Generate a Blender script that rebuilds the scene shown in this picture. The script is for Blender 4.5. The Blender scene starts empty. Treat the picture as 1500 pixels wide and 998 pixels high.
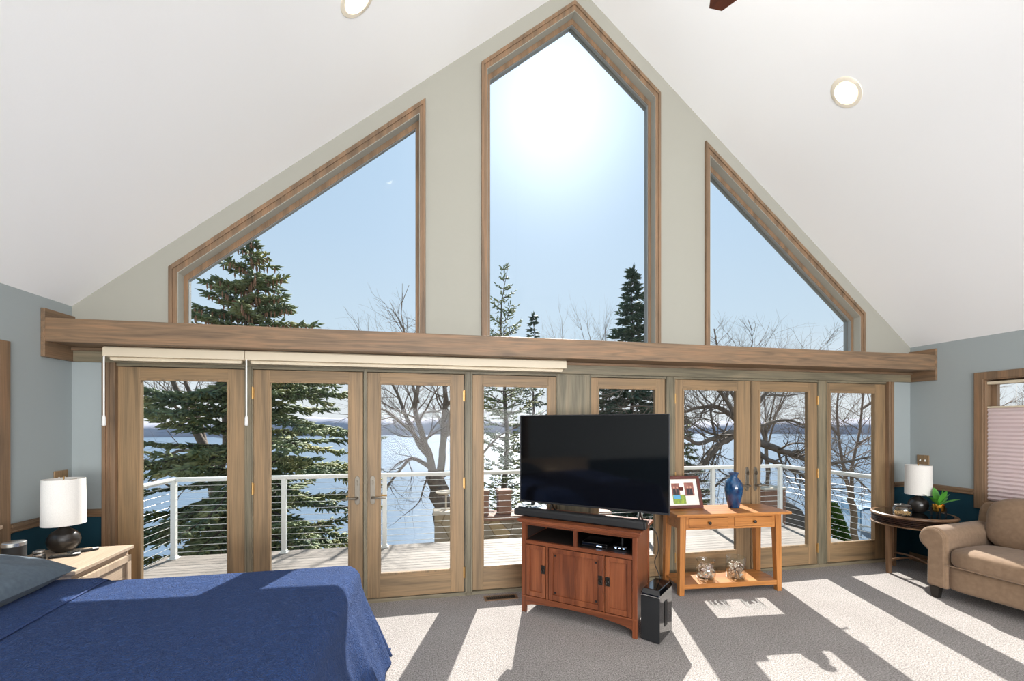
import bpy, math, random
import numpy as np
from math import sin, cos, pi, radians, sqrt, atan2
from mathutils import Vector, Matrix
from mathutils.geometry import tessellate_polygon
R = random.Random(7)
SC = bpy.context.scene
COL = SC.collection

# ------------------------------------------------------------------ materials
def lin(c):
    out = []
    for v in c[:3]:
        v = v / 255.0
        out.append(v / 12.92 if v <= 0.04045 else ((v + 0.055) / 1.055) ** 2.4)
    return (out[0], out[1], out[2], 1.0)

class NT:
    def __init__(s, name):
        s.m = bpy.data.materials.new(name); s.m.use_nodes = True
        s.t = s.m.node_tree; s.t.nodes.clear()
        s.out = s.n('ShaderNodeOutputMaterial')
    def n(s, typ, **kw):
        nd = s.t.nodes.new(typ)
        for k, v in kw.items():
            if k.startswith('i_'):
                nd.inputs[k[2:].replace('_', ' ')].default_value = v
            else:
                setattr(nd, k, v)
        return nd
    def l(s, a, b): s.t.links.new(a, b)

def coords(nt, scale=(1, 1, 1), src='Object', rot=(0, 0, 0)):
    tc = nt.n('ShaderNodeTexCoord'); mp = nt.n('ShaderNodeMapping')
    mp.inputs['Scale'].default_value = scale; mp.inputs['Rotation'].default_value = rot
    nt.l(tc.outputs[src], mp.inputs['Vector']); return mp.outputs['Vector']

def pbr(name, col, rough=0.5, metal=0.0, spec=0.5, noise=None, bump=None, **kw):
    """noise=(scale, amount, col2), bump=(scale, strength)"""
    nt = NT(name); b = nt.n('ShaderNodeBsdfPrincipled')
    b.inputs['Base Color'].default_value = lin(col); b.inputs['Roughness'].default_value = rough
    b.inputs['Metallic'].default_value = metal; b.inputs['Specular IOR Level'].default_value = spec
    for k, v in kw.items(): b.inputs[k.replace('_', ' ')].default_value = v
    if noise:
        v = coords(nt); t = nt.n('ShaderNodeTexNoise'); t.inputs['Scale'].default_value = noise[0]; t.inputs['Detail'].default_value = 5
        nt.l(v, t.inputs['Vector'])
        r = nt.n('ShaderNodeValToRGB'); r.color_ramp.elements[0].position = .5 - noise[1]; r.color_ramp.elements[1].position = .5 + noise[1]
        r.color_ramp.elements[0].color = lin(col); r.color_ramp.elements[1].color = lin(noise[2])
        nt.l(t.outputs['Fac'], r.inputs['Fac']); nt.l(r.outputs['Color'], b.inputs['Base Color'])
    if bump:
        v = coords(nt); t = nt.n('ShaderNodeTexNoise'); t.inputs['Scale'].default_value = bump[0]; t.inputs['Detail'].default_value = 6
        nt.l(v, t.inputs['Vector'])
        bp = nt.n('ShaderNodeBump'); bp.inputs['Strength'].default_value = bump[1]; bp.inputs['Distance'].default_value = .01
        nt.l(t.outputs['Fac'], bp.inputs['Height']); nt.l(bp.outputs['Normal'], b.inputs['Normal'])
    nt.l(b.outputs['BSDF'], nt.out.inputs['Surface'])
    return nt.m

def wood(name, c1, c2, c3, axis='x', rough=.5, scale=1.0, figure=.5):
    nt = NT(name); b = nt.n('ShaderNodeBsdfPrincipled'); b.inputs['Roughness'].default_value = rough
    b.inputs['Specular IOR Level'].default_value = .35
    s = {'x': (1.1, 16, 16), 'z': (16, 16, 1.1), 'y': (16, 1.1, 16)}[axis]
    v = coords(nt, tuple(q * scale for q in s))
    t = nt.n('ShaderNodeTexNoise'); t.inputs['Scale'].default_value = 1.0; t.inputs['Detail'].default_value = 6; t.inputs['Distortion'].default_value = figure
    nt.l(v, t.inputs['Vector'])
    r = nt.n('ShaderNodeValToRGB'); e = r.color_ramp.elements
    e[0].position = .3; e[0].color = lin(c1); e[1].position = .72; e[1].color = lin(c3)
    m = e.new(.5); m.color = lin(c2)
    nt.l(t.outputs['Fac'], r.inputs['Fac'])
    s2 = {'x': (3, 160, 160), 'z': (160, 160, 3), 'y': (160, 3, 160)}[axis]
    v2 = coords(nt, tuple(q * scale for q in s2))
    t2 = nt.n('ShaderNodeTexNoise'); t2.inputs['Scale'].default_value = 1.0; t2.inputs['Detail'].default_value = 3
    nt.l(v2, t2.inputs['Vector'])
    mx = nt.n('ShaderNodeMix', data_type='RGBA', blend_type='MULTIPLY'); mx.inputs[0].default_value = .55
    r2 = nt.n('ShaderNodeValToRGB'); r2.color_ramp.elements[0].position = .32; r2.color_ramp.elements[0].color = (.55, .55, .55, 1); r2.color_ramp.elements[1].position = .55
    nt.l(t2.outputs['Fac'], r2.inputs['Fac'])
    nt.l(r.outputs['Color'], mx.inputs[6]); nt.l(r2.outputs['Color'], mx.inputs[7])
    nt.l(mx.outputs[2], b.inputs['Base Color'])
    bp = nt.n('ShaderNodeBump'); bp.inputs['Strength'].default_value = .15; bp.inputs['Distance'].default_value = .004
    nt.l(t2.outputs['Fac'], bp.inputs['Height']); nt.l(bp.outputs['Normal'], b.inputs['Normal'])
    nt.l(b.outputs['BSDF'], nt.out.inputs['Surface']); return nt.m

M = {}
TRIMC = ((102, 84, 67), (127, 103, 80), (146, 113, 85))
M['trim_x'] = wood('stained_oak_x', *TRIMC, axis='x', figure=1.6, scale=1.5)
M['trim_y'] = wood('stained_oak_y', *TRIMC, axis='y')
M['trim_z'] = wood('stained_oak_z', *TRIMC, axis='z')
POSTC = ((94, 88, 72), (122, 113, 93), (140, 126, 102))
M['post_x'] = wood('weathered_oak_x', *POSTC, axis='x', scale=1.4)
M['post_z'] = wood('weathered_oak_z', *POSTC, axis='z', scale=1.3)
DOORC = ((116, 97, 74), (141, 116, 86), (158, 127, 92))
M['door_z'] = wood('door_oak_z', *DOORC, axis='z')
M['door_x'] = wood('door_oak_x', *DOORC, axis='x')
CH = ((88, 46, 28), (116, 63, 38), (138, 80, 50))
M['cherry_x'] = wood('cherry_x', *CH, axis='x', rough=.35)
M['cherry_z'] = wood('cherry_z', *CH, axis='z', rough=.35)
OK_ = ((144, 88, 42), (176, 114, 58), (192, 130, 72))
M['oak_x'] = wood('honey_oak_x', *OK_, axis='x', rough=.4)
M['oak_z'] = wood('honey_oak_z', *OK_, axis='z', rough=.4)
NS = ((176, 154, 132), (184, 162, 140), (192, 172, 150))
M['blond_y'] = wood('blond_y', *NS, axis='y', rough=.45)
M['blond_z'] = wood('blond_z', *NS, axis='z', rough=.45)
WAL = ((92, 66, 46), (126, 96, 72), (156, 126, 98))
M['walnut_x'] = wood('worn_walnut_x', *WAL, axis='x', rough=.35)
M['walnut_z'] = wood('worn_walnut_z', *WAL, axis='z', rough=.4)
M['fan'] = wood('fan_blade', (70, 34, 22), (95, 48, 32), (115, 60, 42), axis='y', rough=.4)

def wallmat(name, up, low, zsplit):
    nt = NT(name); b = nt.n('ShaderNodeBsdfPrincipled'); b.inputs['Roughness'].default_value = .75; b.inputs['Specular IOR Level'].default_value = .2
    g = nt.n('ShaderNodeNewGeometry'); s = nt.n('ShaderNodeSeparateXYZ'); nt.l(g.outputs['Position'], s.inputs[0])
    prev = None
    cur = lin(up[-1][1])
    mixin = None
    # up: list of (z_from, colour) bottom to top
    last = None
    for i, (z, c) in enumerate([(None, low)] + up):
        if i == 0: last = c; lastsock = None; continue
        gt = nt.n('ShaderNodeMath', operation='GREATER_THAN'); nt.l(s.outputs['Z'], gt.inputs[0]); gt.inputs[1].default_value = z
        mx = nt.n('ShaderNodeMix', data_type='RGBA'); nt.l(gt.outputs[0], mx.inputs[0])
        if lastsock is None: mx.inputs[6].default_value = lin(last)
        else: nt.l(lastsock, mx.inputs[6])
        mx.inputs[7].default_value = lin(c); lastsock = mx.outputs[2]
    nt.l(lastsock, b.inputs['Base Color'])
    t = nt.n('ShaderNodeTexNoise'); t.inputs['Scale'].default_value = 220; nt.l(coords(nt), t.inputs['Vector'])
    bp = nt.n('ShaderNodeBump'); bp.inputs['Strength'].default_value = .08; bp.inputs['Distance'].default_value = .002
    nt.l(t.outputs['Fac'], bp.inputs['Height']); nt.l(bp.outputs['Normal'], b.inputs['Normal'])
    nt.l(b.outputs['BSDF'], nt.out.inputs['Surface']); return nt.m
GREYW, TEAL, GREIGE = (152, 159, 159), (26, 62, 76), (156, 154, 144)
M['wall_side'] = wallmat('painted_side_wall', [(.86, GREYW)], TEAL, .86)
M['wall_front'] = wallmat('painted_gable_wall', [(.86, GREYW), (2.2, GREIGE)], TEAL, .86)
M['ceiling'] = pbr('white_ceiling', (243, 243, 243), .85, spec=.15, bump=(150, .05))

def carpet():
    nt = NT('carpet'); b = nt.n('ShaderNodeBsdfPrincipled'); b.inputs['Roughness'].default_value = .95; b.inputs['Specular IOR Level'].default_value = .05
    v = coords(nt); t = nt.n('ShaderNodeTexNoise'); t.inputs['Scale'].default_value = 120; t.inputs['Detail'].default_value = 4; nt.l(v, t.inputs['Vector'])
    t3 = nt.n('ShaderNodeTexNoise'); t3.inputs['Scale'].default_value = 2.5; nt.l(v, t3.inputs['Vector'])
    r = nt.n('ShaderNodeValToRGB'); r.color_ramp.elements[0].position = .33; r.color_ramp.elements[0].color = lin((116, 110, 107))
    r.color_ramp.elements[1].position = .68; r.color_ramp.elements[1].color = lin((184, 178, 174))
    nt.l(t.outputs['Fac'], r.inputs['Fac'])
    r3 = nt.n('ShaderNodeValToRGB'); r3.color_ramp.elements[0].position = .3; r3.color_ramp.elements[0].color = (.9, .9, .9, 1); r3.color_ramp.elements[1].position = .7
    nt.l(t3.outputs['Fac'], r3.inputs['Fac'])
    mx = nt.n('ShaderNodeMix', data_type='RGBA', blend_type='MULTIPLY'); mx.inputs[0].default_value = 1
    nt.l(r.outputs['Color'], mx.inputs[6]); nt.l(r3.outputs['Color'], mx.inputs[7]); nt.l(mx.outputs[2], b.inputs['Base Color'])
    t2 = nt.n('ShaderNodeTexVoronoi'); t2.inputs['Scale'].default_value = 260; nt.l(v, t2.inputs['Vector'])
    bp = nt.n('ShaderNodeBump'); bp.inputs['Strength'].default_value = .35; bp.inputs['Distance'].default_value = .003
    nt.l(t2.outputs['Distance'], bp.inputs['Height']); nt.l(bp.outputs['Normal'], b.inputs['Normal'])
    nt.l(b.outputs['BSDF'], nt.out.inputs['Surface']); return nt.m
M['carpet'] = carpet()

def glass(name, tint=(1, 1, 1), refl=1.0, rough=0.0):
    nt = NT(name); tr = nt.n('ShaderNodeBsdfTransparent'); tr.inputs[0].default_value = (*tint, 1)
    gl = nt.n('ShaderNodeBsdfGlossy'); gl.inputs['Roughness'].default_value = rough
    fr = nt.n('ShaderNodeFresnel'); fr.inputs['IOR'].default_value = 1.45
    mu = nt.n('ShaderNodeMath', operation='MULTIPLY'); mu.inputs[1].default_value = refl
    nt.l(fr.outputs[0], mu.inputs[0])
    ge = nt.n('ShaderNodeNewGeometry'); sb = nt.n('ShaderNodeMath', operation='SUBTRACT'); sb.inputs[0].default_value = 1; nt.l(ge.outputs['Backfacing'], sb.inputs[1])
    m2 = nt.n('ShaderNodeMath', operation='MULTIPLY'); nt.l(mu.outputs[0], m2.inputs[0]); nt.l(sb.outputs[0], m2.inputs[1]); mu = m2
    mx = nt.n('ShaderNodeMixShader'); nt.l(mu.outputs[0], mx.inputs[0]); nt.l(tr.outputs[0], mx.inputs[1]); nt.l(gl.outputs[0], mx.inputs[2])
    nt.l(mx.outputs[0], nt.out.inputs['Surface']); return nt.m
M['glass'] = glass('window_glass', (.985, .995, .995), .3)
M['jarglass'] = glass('jar_glass', (.95, .97, .97), 2.2, .02)

def fabric(name, c1, c2, scale=300, bump=.4, sheen=.3, wave=None, rough=.9, dist=.003):
    nt = NT(name); b = nt.n('ShaderNodeBsdfPrincipled'); b.inputs['Roughness'].default_value = rough; b.inputs['Specular IOR Level'].default_value = .15
    b.inputs['Sheen Weight'].default_value = sheen
    v = coords(nt); t = nt.n('ShaderNodeTexNoise'); t.inputs['Scale'].default_value = scale; t.inputs['Detail'].default_value = 3; nt.l(v, t.inputs['Vector'])
    r = nt.n('ShaderNodeValToRGB'); r.color_ramp.elements[0].position = .3; r.color_ramp.elements[0].color = lin(c1); r.color_ramp.elements[1].position = .7; r.color_ramp.elements[1].color = lin(c2)
    nt.l(t.outputs['Fac'], r.inputs['Fac']); nt.l(r.outputs['Color'], b.inputs['Base Color'])
    h = t.outputs['Fac']
    if wave:
        w = nt.n('ShaderNodeTexNoise'); w.inputs['Scale'].default_value = wave[0]; w.inputs['Detail'].default_value = 2; w.inputs['Distortion'].default_value = 2.2
        nt.l(v, w.inputs['Vector'])
        sw = nt.n('ShaderNodeMath', operation='SINE'); mm = nt.n('ShaderNodeMath', operation='MULTIPLY'); mm.inputs[1].default_value = wave[1]
        nt.l(w.outputs['Fac'], mm.inputs[0]); nt.l(mm.outputs[0], sw.inputs[0]); h = sw.outputs[0]
    bp = nt.n('ShaderNodeBump'); bp.inputs['Strength'].default_value = bump; bp.inputs['Distance'].default_value = dist
    nt.l(h, bp.inputs['Height']); nt.l(bp.outputs['Normal'], b.inputs['Normal'])
    nt.l(b.outputs['BSDF'], nt.out.inputs['Surface']); return nt.m
M['blue'] = fabric('blue_matelasse', (31, 54, 98), (44, 69, 117), 160, .8, .05, wave=(26, 26), dist=.004)
M['pillow_grey'] = fabric('slate_sateen', (78, 88, 98), (88, 100, 110), 60, .15, .05, rough=.6)
M['pillow_white'] = fabric('white_cotton', (225, 225, 222), (235, 235, 232), 60, .15, .1)
M['sofa'] = fabric('tan_microfibre', (126, 103, 82), (138, 114, 92), 30, .25, .15)
M['shade_fabric'] = fabric('lamp_linen', (214, 210, 204), (224, 220, 214), 200, .2, .1)
M['blind'] = pbr('blind_vinyl', (206, 192, 168), .5)
M['white'] = pbr('white_plastic', (232, 230, 226), .4)
M['black_glaze'] = pbr('bronze_black_glaze', (30, 28, 27), .28, spec=.6, noise=(8, .3, (52, 46, 40)))
M['metal_dark'] = pbr('dark_bronze_metal', (46, 42, 38), .4, metal=.6)
M['brass'] = pbr('brass', (176, 138, 84), .35, metal=.8)
M['pewter'] = pbr('pewter', (120, 112, 100), .4, metal=.7)
M['chrome'] = pbr('brushed_silver', (200, 200, 200), .25, metal=.9)
M['gold'] = pbr('gold', (214, 160, 70), .22, metal=1.0)
M['black'] = pbr('black_satin', (14, 14, 15), .45)
M['black_mesh'] = pbr('black_grille', (18, 19, 21), .6, bump=(600, .3))
M['gloss_black'] = pbr('piano_black', (8, 8, 9), .06, spec=.7, Coat_Weight=.6)
M['screen'] = pbr('tv_screen', (9, 9, 11), .06, spec=.4)
M['bezel'] = pbr('tv_bezel', (60, 60, 62), .3, metal=.6)
M['cavity'] = pbr('dark_bay_lining', (30, 18, 13), .7)  # near-black: the shade inside the cabinet is put into the colour
M['teal_seam'] = pbr('quilt_seam', (40, 60, 105), .9)
M['mahog'] = pbr('mahogany_frame', (74, 30, 22), .3, noise=(12, .3, (92, 40, 28)))
M['mat'] = pbr('picture_mat', (226, 220, 210), .8)
M['clad'] = pbr('grey_cladding', (128, 130, 128), .5)
M['rail_white'] = pbr('white_powdercoat', (226, 226, 222), .4)
M['cable'] = pbr('steel_cable', (214, 214, 210), .35, metal=.25)
M['deck'] = None
def deckmat():
    nt = NT('deck_boards'); b = nt.n('ShaderNodeBsdfPrincipled'); b.inputs['Roughness'].default_value = .7
    g = nt.n('ShaderNodeNewGeometry'); s = nt.n('ShaderNodeSeparateXYZ'); nt.l(g.outputs['Position'], s.inputs[0])
    mu = nt.n('ShaderNodeMath', operation='MULTIPLY'); mu.inputs[1].default_value = 1 / .14; nt.l(s.outputs['Y'], mu.inputs[0])
    fl = nt.n('ShaderNodeMath', operation='FLOOR'); nt.l(mu.outputs[0], fl.inputs[0])
    wn = nt.n('ShaderNodeTexWhiteNoise', noise_dimensions='1D'); nt.l(fl.outputs[0], wn.inputs['W'])
    r = nt.n('ShaderNodeValToRGB'); r.color_ramp.elements[0].color = lin((128, 118, 108)); r.color_ramp.elements[1].color = lin((148, 138, 128))
    nt.l(wn.outputs[0], r.inputs[0])
    t = nt.n('ShaderNodeTexNoise'); t.inputs['Scale'].default_value = 1; t.inputs['Detail'].default_value = 5; nt.l(coords(nt, (3, 60, 60)), t.inputs['Vector'])
    r2 = nt.n('ShaderNodeValToRGB'); r2.color_ramp.elements[0].position = .3; r2.color_ramp.elements[0].color = (.8, .8, .8, 1); r2.color_ramp.elements[1].position = .6
    nt.l(t.outputs['Fac'], r2.inputs[0])
    mx = nt.n('ShaderNodeMix', data_type='RGBA', blend_type='MULTIPLY'); mx.inputs[0].default_value = 1
    fr = nt.n('ShaderNodeMath', operation='FRACT'); nt.l(mu.outputs[0], fr.inputs[0]); lt = nt.n('ShaderNodeMath', operation='GREATER_THAN'); nt.l(fr.outputs[0], lt.inputs[0]); lt.inputs[1].default_value = .06
    gp = nt.n('ShaderNodeMix', data_type='RGBA'); nt.l(lt.outputs[0], gp.inputs[0]); gp.inputs[6].default_value = lin((84, 76, 70))
    nt.l(r.outputs[0], mx.inputs[6]); nt.l(r2.outputs[0], mx.inputs[7]); nt.l(mx.outputs[2], gp.inputs[7]); nt.l(gp.outputs[2], b.inputs['Base Color'])
    nt.l(b.outputs[0], nt.out.inputs[0]); return nt.m
M['deck'] = deckmat()
def stone():
    nt = NT('field_stone'); b = nt.n('ShaderNodeBsdfPrincipled'); b.inputs['Roughness'].default_value = .85
    v = coords(nt); vo = nt.n('ShaderNodeTexVoronoi'); vo.inputs['Scale'].default_value = 2.8; nt.l(v, vo.inputs['Vector'])
    ve = nt.n('ShaderNodeTexVoronoi', feature='DISTANCE_TO_EDGE'); ve.inputs['Scale'].default_value = 2.8; nt.l(v, ve.inputs['Vector'])
    sp = nt.n('ShaderNodeSeparateColor'); nt.l(vo.outputs['Color'], sp.inputs[0])
    r = nt.n('ShaderNodeValToRGB'); e = r.color_ramp.elements; e[0].color = lin((140, 128, 114)); e[1].color = lin((176, 150, 112)); m = e.new(.5); m.color = lin((160, 142, 118))
    nt.l(sp.outputs[0], r.inputs[0])
    r2 = nt.n('ShaderNodeValToRGB'); r2.color_ramp.elements[0].color = lin((205, 196, 182)); r2.color_ramp.elements[1].position = .05; r2.color_ramp.elements[1].color = (1, 1, 1, 1)
    nt.l(ve.outputs[0], r2.inputs[0])
    mx = nt.n('ShaderNodeMix', data_type='RGBA', blend_type='MULTIPLY'); mx.inputs[0].default_value = 1
    nt.l(r.outputs[0], mx.inputs[6]); nt.l(r2.outputs[0], mx.inputs[7]); nt.l(mx.outputs[2], b.inputs['Base Color'])
    bp = nt.n('ShaderNodeBump'); bp.inputs['Distance'].default_value = .03; bp.inputs['Strength'].default_value = .5; nt.l(r2.outputs[0], bp.inputs['Height']); nt.l(bp.outputs[0], b.inputs['Normal'])
    nt.l(b.outputs[0], nt.out.inputs[0]); return nt.m
M['stone'] = stone()
M['capstone'] = pbr('brown_cap_boards', (128, 92, 74), .7, noise=(5, .3, (150, 112, 92)))
M['cream_stone'] = pbr('cream_concrete', (206, 192, 172), .8, noise=(6, .3, (190, 172, 150)))
M['ground'] = pbr('bluff_ground', (106, 96, 70), .95, noise=(.6, .2, (120, 116, 82)), bump=(3, .6))
M['bark'] = pbr('oak_bark', (86, 76, 68), .9, noise=(9, .25, (124, 110, 98)), bump=(25, .7))
M['bark_birch'] = pbr('young_bark', (112, 94, 82), .9, noise=(9, .25, (140, 122, 108)), bump=(25, .5))
M['bark_dark'] = pbr('spruce_bark', (74, 64, 58), .9, noise=(9, .25, (96, 84, 76)), bump=(25, .7))
def needles(name, a, b_, c):
    nt = NT(name); b = nt.n('ShaderNodeBsdfPrincipled'); b.inputs['Roughness'].default_value = .6
    b.inputs['Specular IOR Level'].default_value = .3
    t = nt.n('ShaderNodeTexNoise'); t.inputs['Scale'].default_value = 1.7; t.inputs['Detail'].default_value = 6; nt.l(coords(nt), t.inputs['Vector'])
    r = nt.n('ShaderNodeValToRGB'); e = r.color_ramp.elements; e[0].position = .34; e[0].color = lin(a); e[1].position = .66; e[1].color = lin(c); m = e.new(.5); m.color = lin(b_)
    nt.l(t.outputs[0], r.inputs[0]); nt.l(r.outputs[0], b.inputs['Base Color'])
    tl = nt.n('ShaderNodeBsdfTranslucent'); nt.l(r.outputs[0], tl.inputs[0])
    ms = nt.n('ShaderNodeMixShader'); ms.inputs[0].default_value = .42; nt.l(b.outputs[0], ms.inputs[1]); nt.l(tl.outputs[0], ms.inputs[2])
    nt.l(ms.outputs[0], nt.out.inputs[0]); return nt.m
M['spruce'] = needles('spruce_needles', (104, 120, 98), (136, 150, 110), (178, 176, 124))
M['spruce_far'] = needles('far_spruce_needles', (70, 92, 80), (88, 110, 92), (104, 122, 96))
M['shrub'] = needles('shrub_leaves', (60, 92, 40), (84, 116, 50), (104, 136, 62))
M['leaf'] = pbr('plant_leaf', (52, 120, 44), .35, noise=(20, .3, (96, 168, 60)))
M['cone'] = pbr('spruce_cones', (140, 106, 82), .8)
M['hills'] = pbr('far_wooded_shore', (160, 162, 176), .95, noise=(.08, .15, (178, 172, 178)))  # pale bluish: distance haze is mixed into the colour
M['canopy_blue'] = pbr('boat_canopy', (66, 104, 130), .7)
def water():
    nt = NT('lake_water'); b = nt.n('ShaderNodeBsdfPrincipled'); b.inputs['Base Color'].default_value = lin((92, 110, 128)); b.inputs['Roughness'].default_value = .42
    b.inputs['IOR'].default_value = 1.33; b.inputs['Specular IOR Level'].default_value = .3
    v = coords(nt, (1, 1.6, 1), 'Object'); t = nt.n('ShaderNodeTexNoise'); t.inputs['Scale'].default_value = .9; t.inputs['Detail'].default_value = 3; nt.l(v, t.inputs['Vector'])
    bp = nt.n('ShaderNodeBump'); bp.inputs['Strength'].default_value = .5; bp.inputs['Distance'].default_value = .14
    nt.l(t.outputs[0], bp.inputs['Height']); nt.l(bp.outputs[0], b.inputs['Normal']); nt.l(b.outputs[0], nt.out.inputs[0]); return nt.m
M['water'] = water()
def emis(name, col, s):
    nt = NT(name); e = nt.n('ShaderNodeEmission'); e.inputs[0].default_value = lin(col); e.inputs[1].default_value = s
    nt.l(e.outputs[0], nt.out.inputs[0]); return nt.m
M['bulb'] = emis('lit_bulb', (255, 236, 200), 2.2)
M['led'] = emis('status_led', (190, 220, 255), 5)
M['canwhite'] = pbr('can_liner', (235, 226, 208), .5)
M['cell'] = None
def cellmat():
    nt = NT('cellular_fabric'); d = nt.n('ShaderNodeBsdfDiffuse'); d.inputs[0].default_value = lin((236, 222, 222)); t = nt.n('ShaderNodeBsdfTranslucent'); t.inputs[0].default_value = lin((226, 200, 194))
    m = nt.n('ShaderNodeMixShader'); m.inputs[0].default_value = .35; nt.l(d.outputs[0], m.inputs[1]); nt.l(t.outputs[0], m.inputs[2]); nt.l(m.outputs[0], nt.out.inputs[0]); return nt.m
M['cell'] = cellmat()

# ------------------------------------------------------------------ mesh builder
class MB:
    def __init__(s): s.v = []; s.f = []
    def add(s, vs, fs):
        o = len(s.v); s.v += [tuple(v) for v in vs]; s.f += [tuple(i + o for i in f) for f in fs]; return s
    def box(s, x0, x1, y0, y1, z0, z1):
        return s.add([(x0, y0, z0), (x1, y0, z0), (x1, y1, z0), (x0, y1, z0), (x0, y0, z1), (x1, y0, z1), (x1, y1, z1), (x0, y1, z1)],
                     [(0, 3, 2, 1), (4, 5, 6, 7), (0, 1, 5, 4), (1, 2, 6, 5), (2, 3, 7, 6), (3, 0, 4, 7)])
    def hexa(s, b, t):   # 4 bottom pts, 4 top pts
        return s.add(list(b) + list(t), [(0, 3, 2, 1), (4, 5, 6, 7), (0, 1, 5, 4), (1, 2, 6, 5), (2, 3, 7, 6), (3, 0, 4, 7)])
    def ring(s, A, B, y0, y1):   # polygons A (outer), B (inner) in (x,z), extruded in y
        n = len(A); vs = [(x, y0, z) for x, z in A] + [(x, y0, z) for x, z in B] + [(x, y1, z) for x, z in A] + [(x, y1, z) for x, z in B]
        fs = []
        for i in range(n):
            j = (i + 1) % n
            fs += [(i, j, n + j, n + i), (2 * n + i, 3 * n + i, 3 * n + j, 2 * n + j), (i, 2 * n + i, 2 * n + j, j), (n + i, n + j, 3 * n + j, 3 * n + i)]
        return s.add(vs, fs)
    def prism(s, poly, a, b, axis='y'):   # poly 2D; axis y -> (x,z); axis z -> (x,y); axis x -> (y,z)
        def P(p, t): return {'y': (p[0], t, p[1]), 'z': (p[0], p[1], t), 'x': (t, p[0], p[1])}[axis]
        n = len(poly); vs = [P(p, a) for p in poly] + [P(p, b) for p in poly]
        fs = [tuple(range(n)), tuple(range(2 * n - 1, n - 1, -1))] + [(i, n + i, n + (i + 1) % n, (i + 1) % n) for i in range(n)]
        return s.add(vs, fs)
    def holed(s, outer, holes, fn0, fn1):   # fn maps (u,v)->3D for either face
        loops = [outer] + holes; flat = [p for l in loops for p in l]
        tris = tessellate_polygon([[Vector((p[0], p[1], 0)) for p in l] for l in loops])
        n = len(flat); vs = [fn0(*p) for p in flat] + [fn1(*p) for p in flat]; fs = []
        for t in tris: fs += [tuple(t), tuple(n + i for i in reversed(t))]
        o = 0
        for l in loops:
            m = len(l)
            for i in range(m):
                a, b = o + i, o + (i + 1) % m; fs.append((a, b, n + b, n + a))
            o += m
        return s.add(vs, fs)
    def tube(s, pts, rad, n=8, cap=True):
        pts = [Vector(p) for p in pts]
        if not hasattr(rad, '__len__'): rad = [rad] * len(pts)
        vs = []; fs = []; up = None
        for i, p in enumerate(pts):
            d = (pts[min(i + 1, len(pts) - 1)] - pts[max(i - 1, 0)])
            if d.length < 1e-9: d = Vector((0, 0, 1))
            d.normalize()
            if up is None:
                up = Vector((0, 0, 1)) if abs(d.z) < .9 else Vector((1, 0, 0))
            a = d.cross(up)
            if a.length < 1e-6: a = d.cross(Vector((0, 1, 0)))
            a.normalize(); b = a.cross(d).normalized(); up = b
            for k in range(n):
                t = 2 * pi * k / n; vs.append(p + (a * cos(t) + b * sin(t)) * rad[i])
        for i in range(len(pts) - 1):
            for k in range(n):
                k2 = (k + 1) % n; fs.append((i * n + k, i * n + k2, (i + 1) * n + k2, (i + 1) * n + k))
        if cap: fs += [tuple(range(n)), tuple((len(pts) - 1) * n + k for k in reversed(range(n)))]
        return s.add(vs, fs)
    def lathe(s, prof, n=32, c=(0, 0, 0), closed=False):
        vs = []; fs = []; m = len(prof)
        for k in range(n):
            t = 2 * pi * k / n
            for r, z in prof: vs.append((c[0] + r * cos(t), c[1] + r * sin(t), c[2] + z))
        for k in range(n):
            k2 = (k + 1) % n
            for i in range(m - 1 + (1 if closed else 0)):
                j = (i + 1) % m; fs.append((k * m + i, k2 * m + i, k2 * m + j, k * m + j))
        return s.add(vs, fs)
    def rbox(s, x0, x1, y0, y1, z0, z1, e=4, n=10, puff=0.0):
        """superellipsoid-like cushion"""
        cx, cy, cz = (x0 + x1) / 2, (y0 + y1) / 2, (z0 + z1) / 2; hx, hy, hz = (x1 - x0) / 2, (y1 - y0) / 2, (z1 - z0) / 2
        idx = {}; vs = []; fs = []
        def vert(p):
            k = (round(p[0], 5), round(p[1], 5), round(p[2], 5))
            if k not in idx:
                x, y, z = p; l = (abs(x) ** e + abs(y) ** e + abs(z) ** e) ** (1 / e)
                q = (x / l, y / l, z / l); f = 1 + puff * (1 - q[0] ** 2) * (1 - q[1] ** 2)
                idx[k] = len(vs); vs.append((cx + q[0] * hx, cy + q[1] * hy, cz + q[2] * hz * f))
            return idx[k]
        g = [-1 + 2 * i / n for i in range(n + 1)]
        g = [math.copysign(abs(t) ** .8, t) for t in g]
        for ax in range(3):
            for sgn in (-1, 1):
                for i in range(n):
                    for j in range(n):
                        q = []
                        for a, b in ((g[i], g[j]), (g[i + 1], g[j]), (g[i + 1], g[j + 1]), (g[i], g[j + 1])):
                            p = [a, b]; p.insert(ax, sgn); q.append(vert(p))
                        if (sgn > 0) == (ax == 1): q.reverse()
                        fs.append(tuple(q))
        return s.add(vs, fs)
    def build(s, name, mat, parent=None, bevel=0, smooth=None, loc=None, rot=None, seg=2):
        me = bpy.data.meshes.new(name); me.from_pydata(s.v, [], s.f); me.validate(); me.update()
        me.materials.append(M[mat] if isinstance(mat, str) else mat)
        if smooth is not None:
            me.shade_smooth(); me.set_sharp_from_angle(angle=radians(smooth))
        o = bpy.data.objects.new(name, me); COL.objects.link(o)
        if parent is not None: o.parent = parent
        if loc: o.location = loc
        if rot: o.rotation_euler = rot
        if bevel:
            b = o.modifiers.new('Bevel', 'BEVEL'); b.width = bevel; b.segments = seg; b.limit_method = 'ANGLE'; b.angle_limit = radians(40)
            if smooth is None: b.harden_normals = False
        return o

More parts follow.
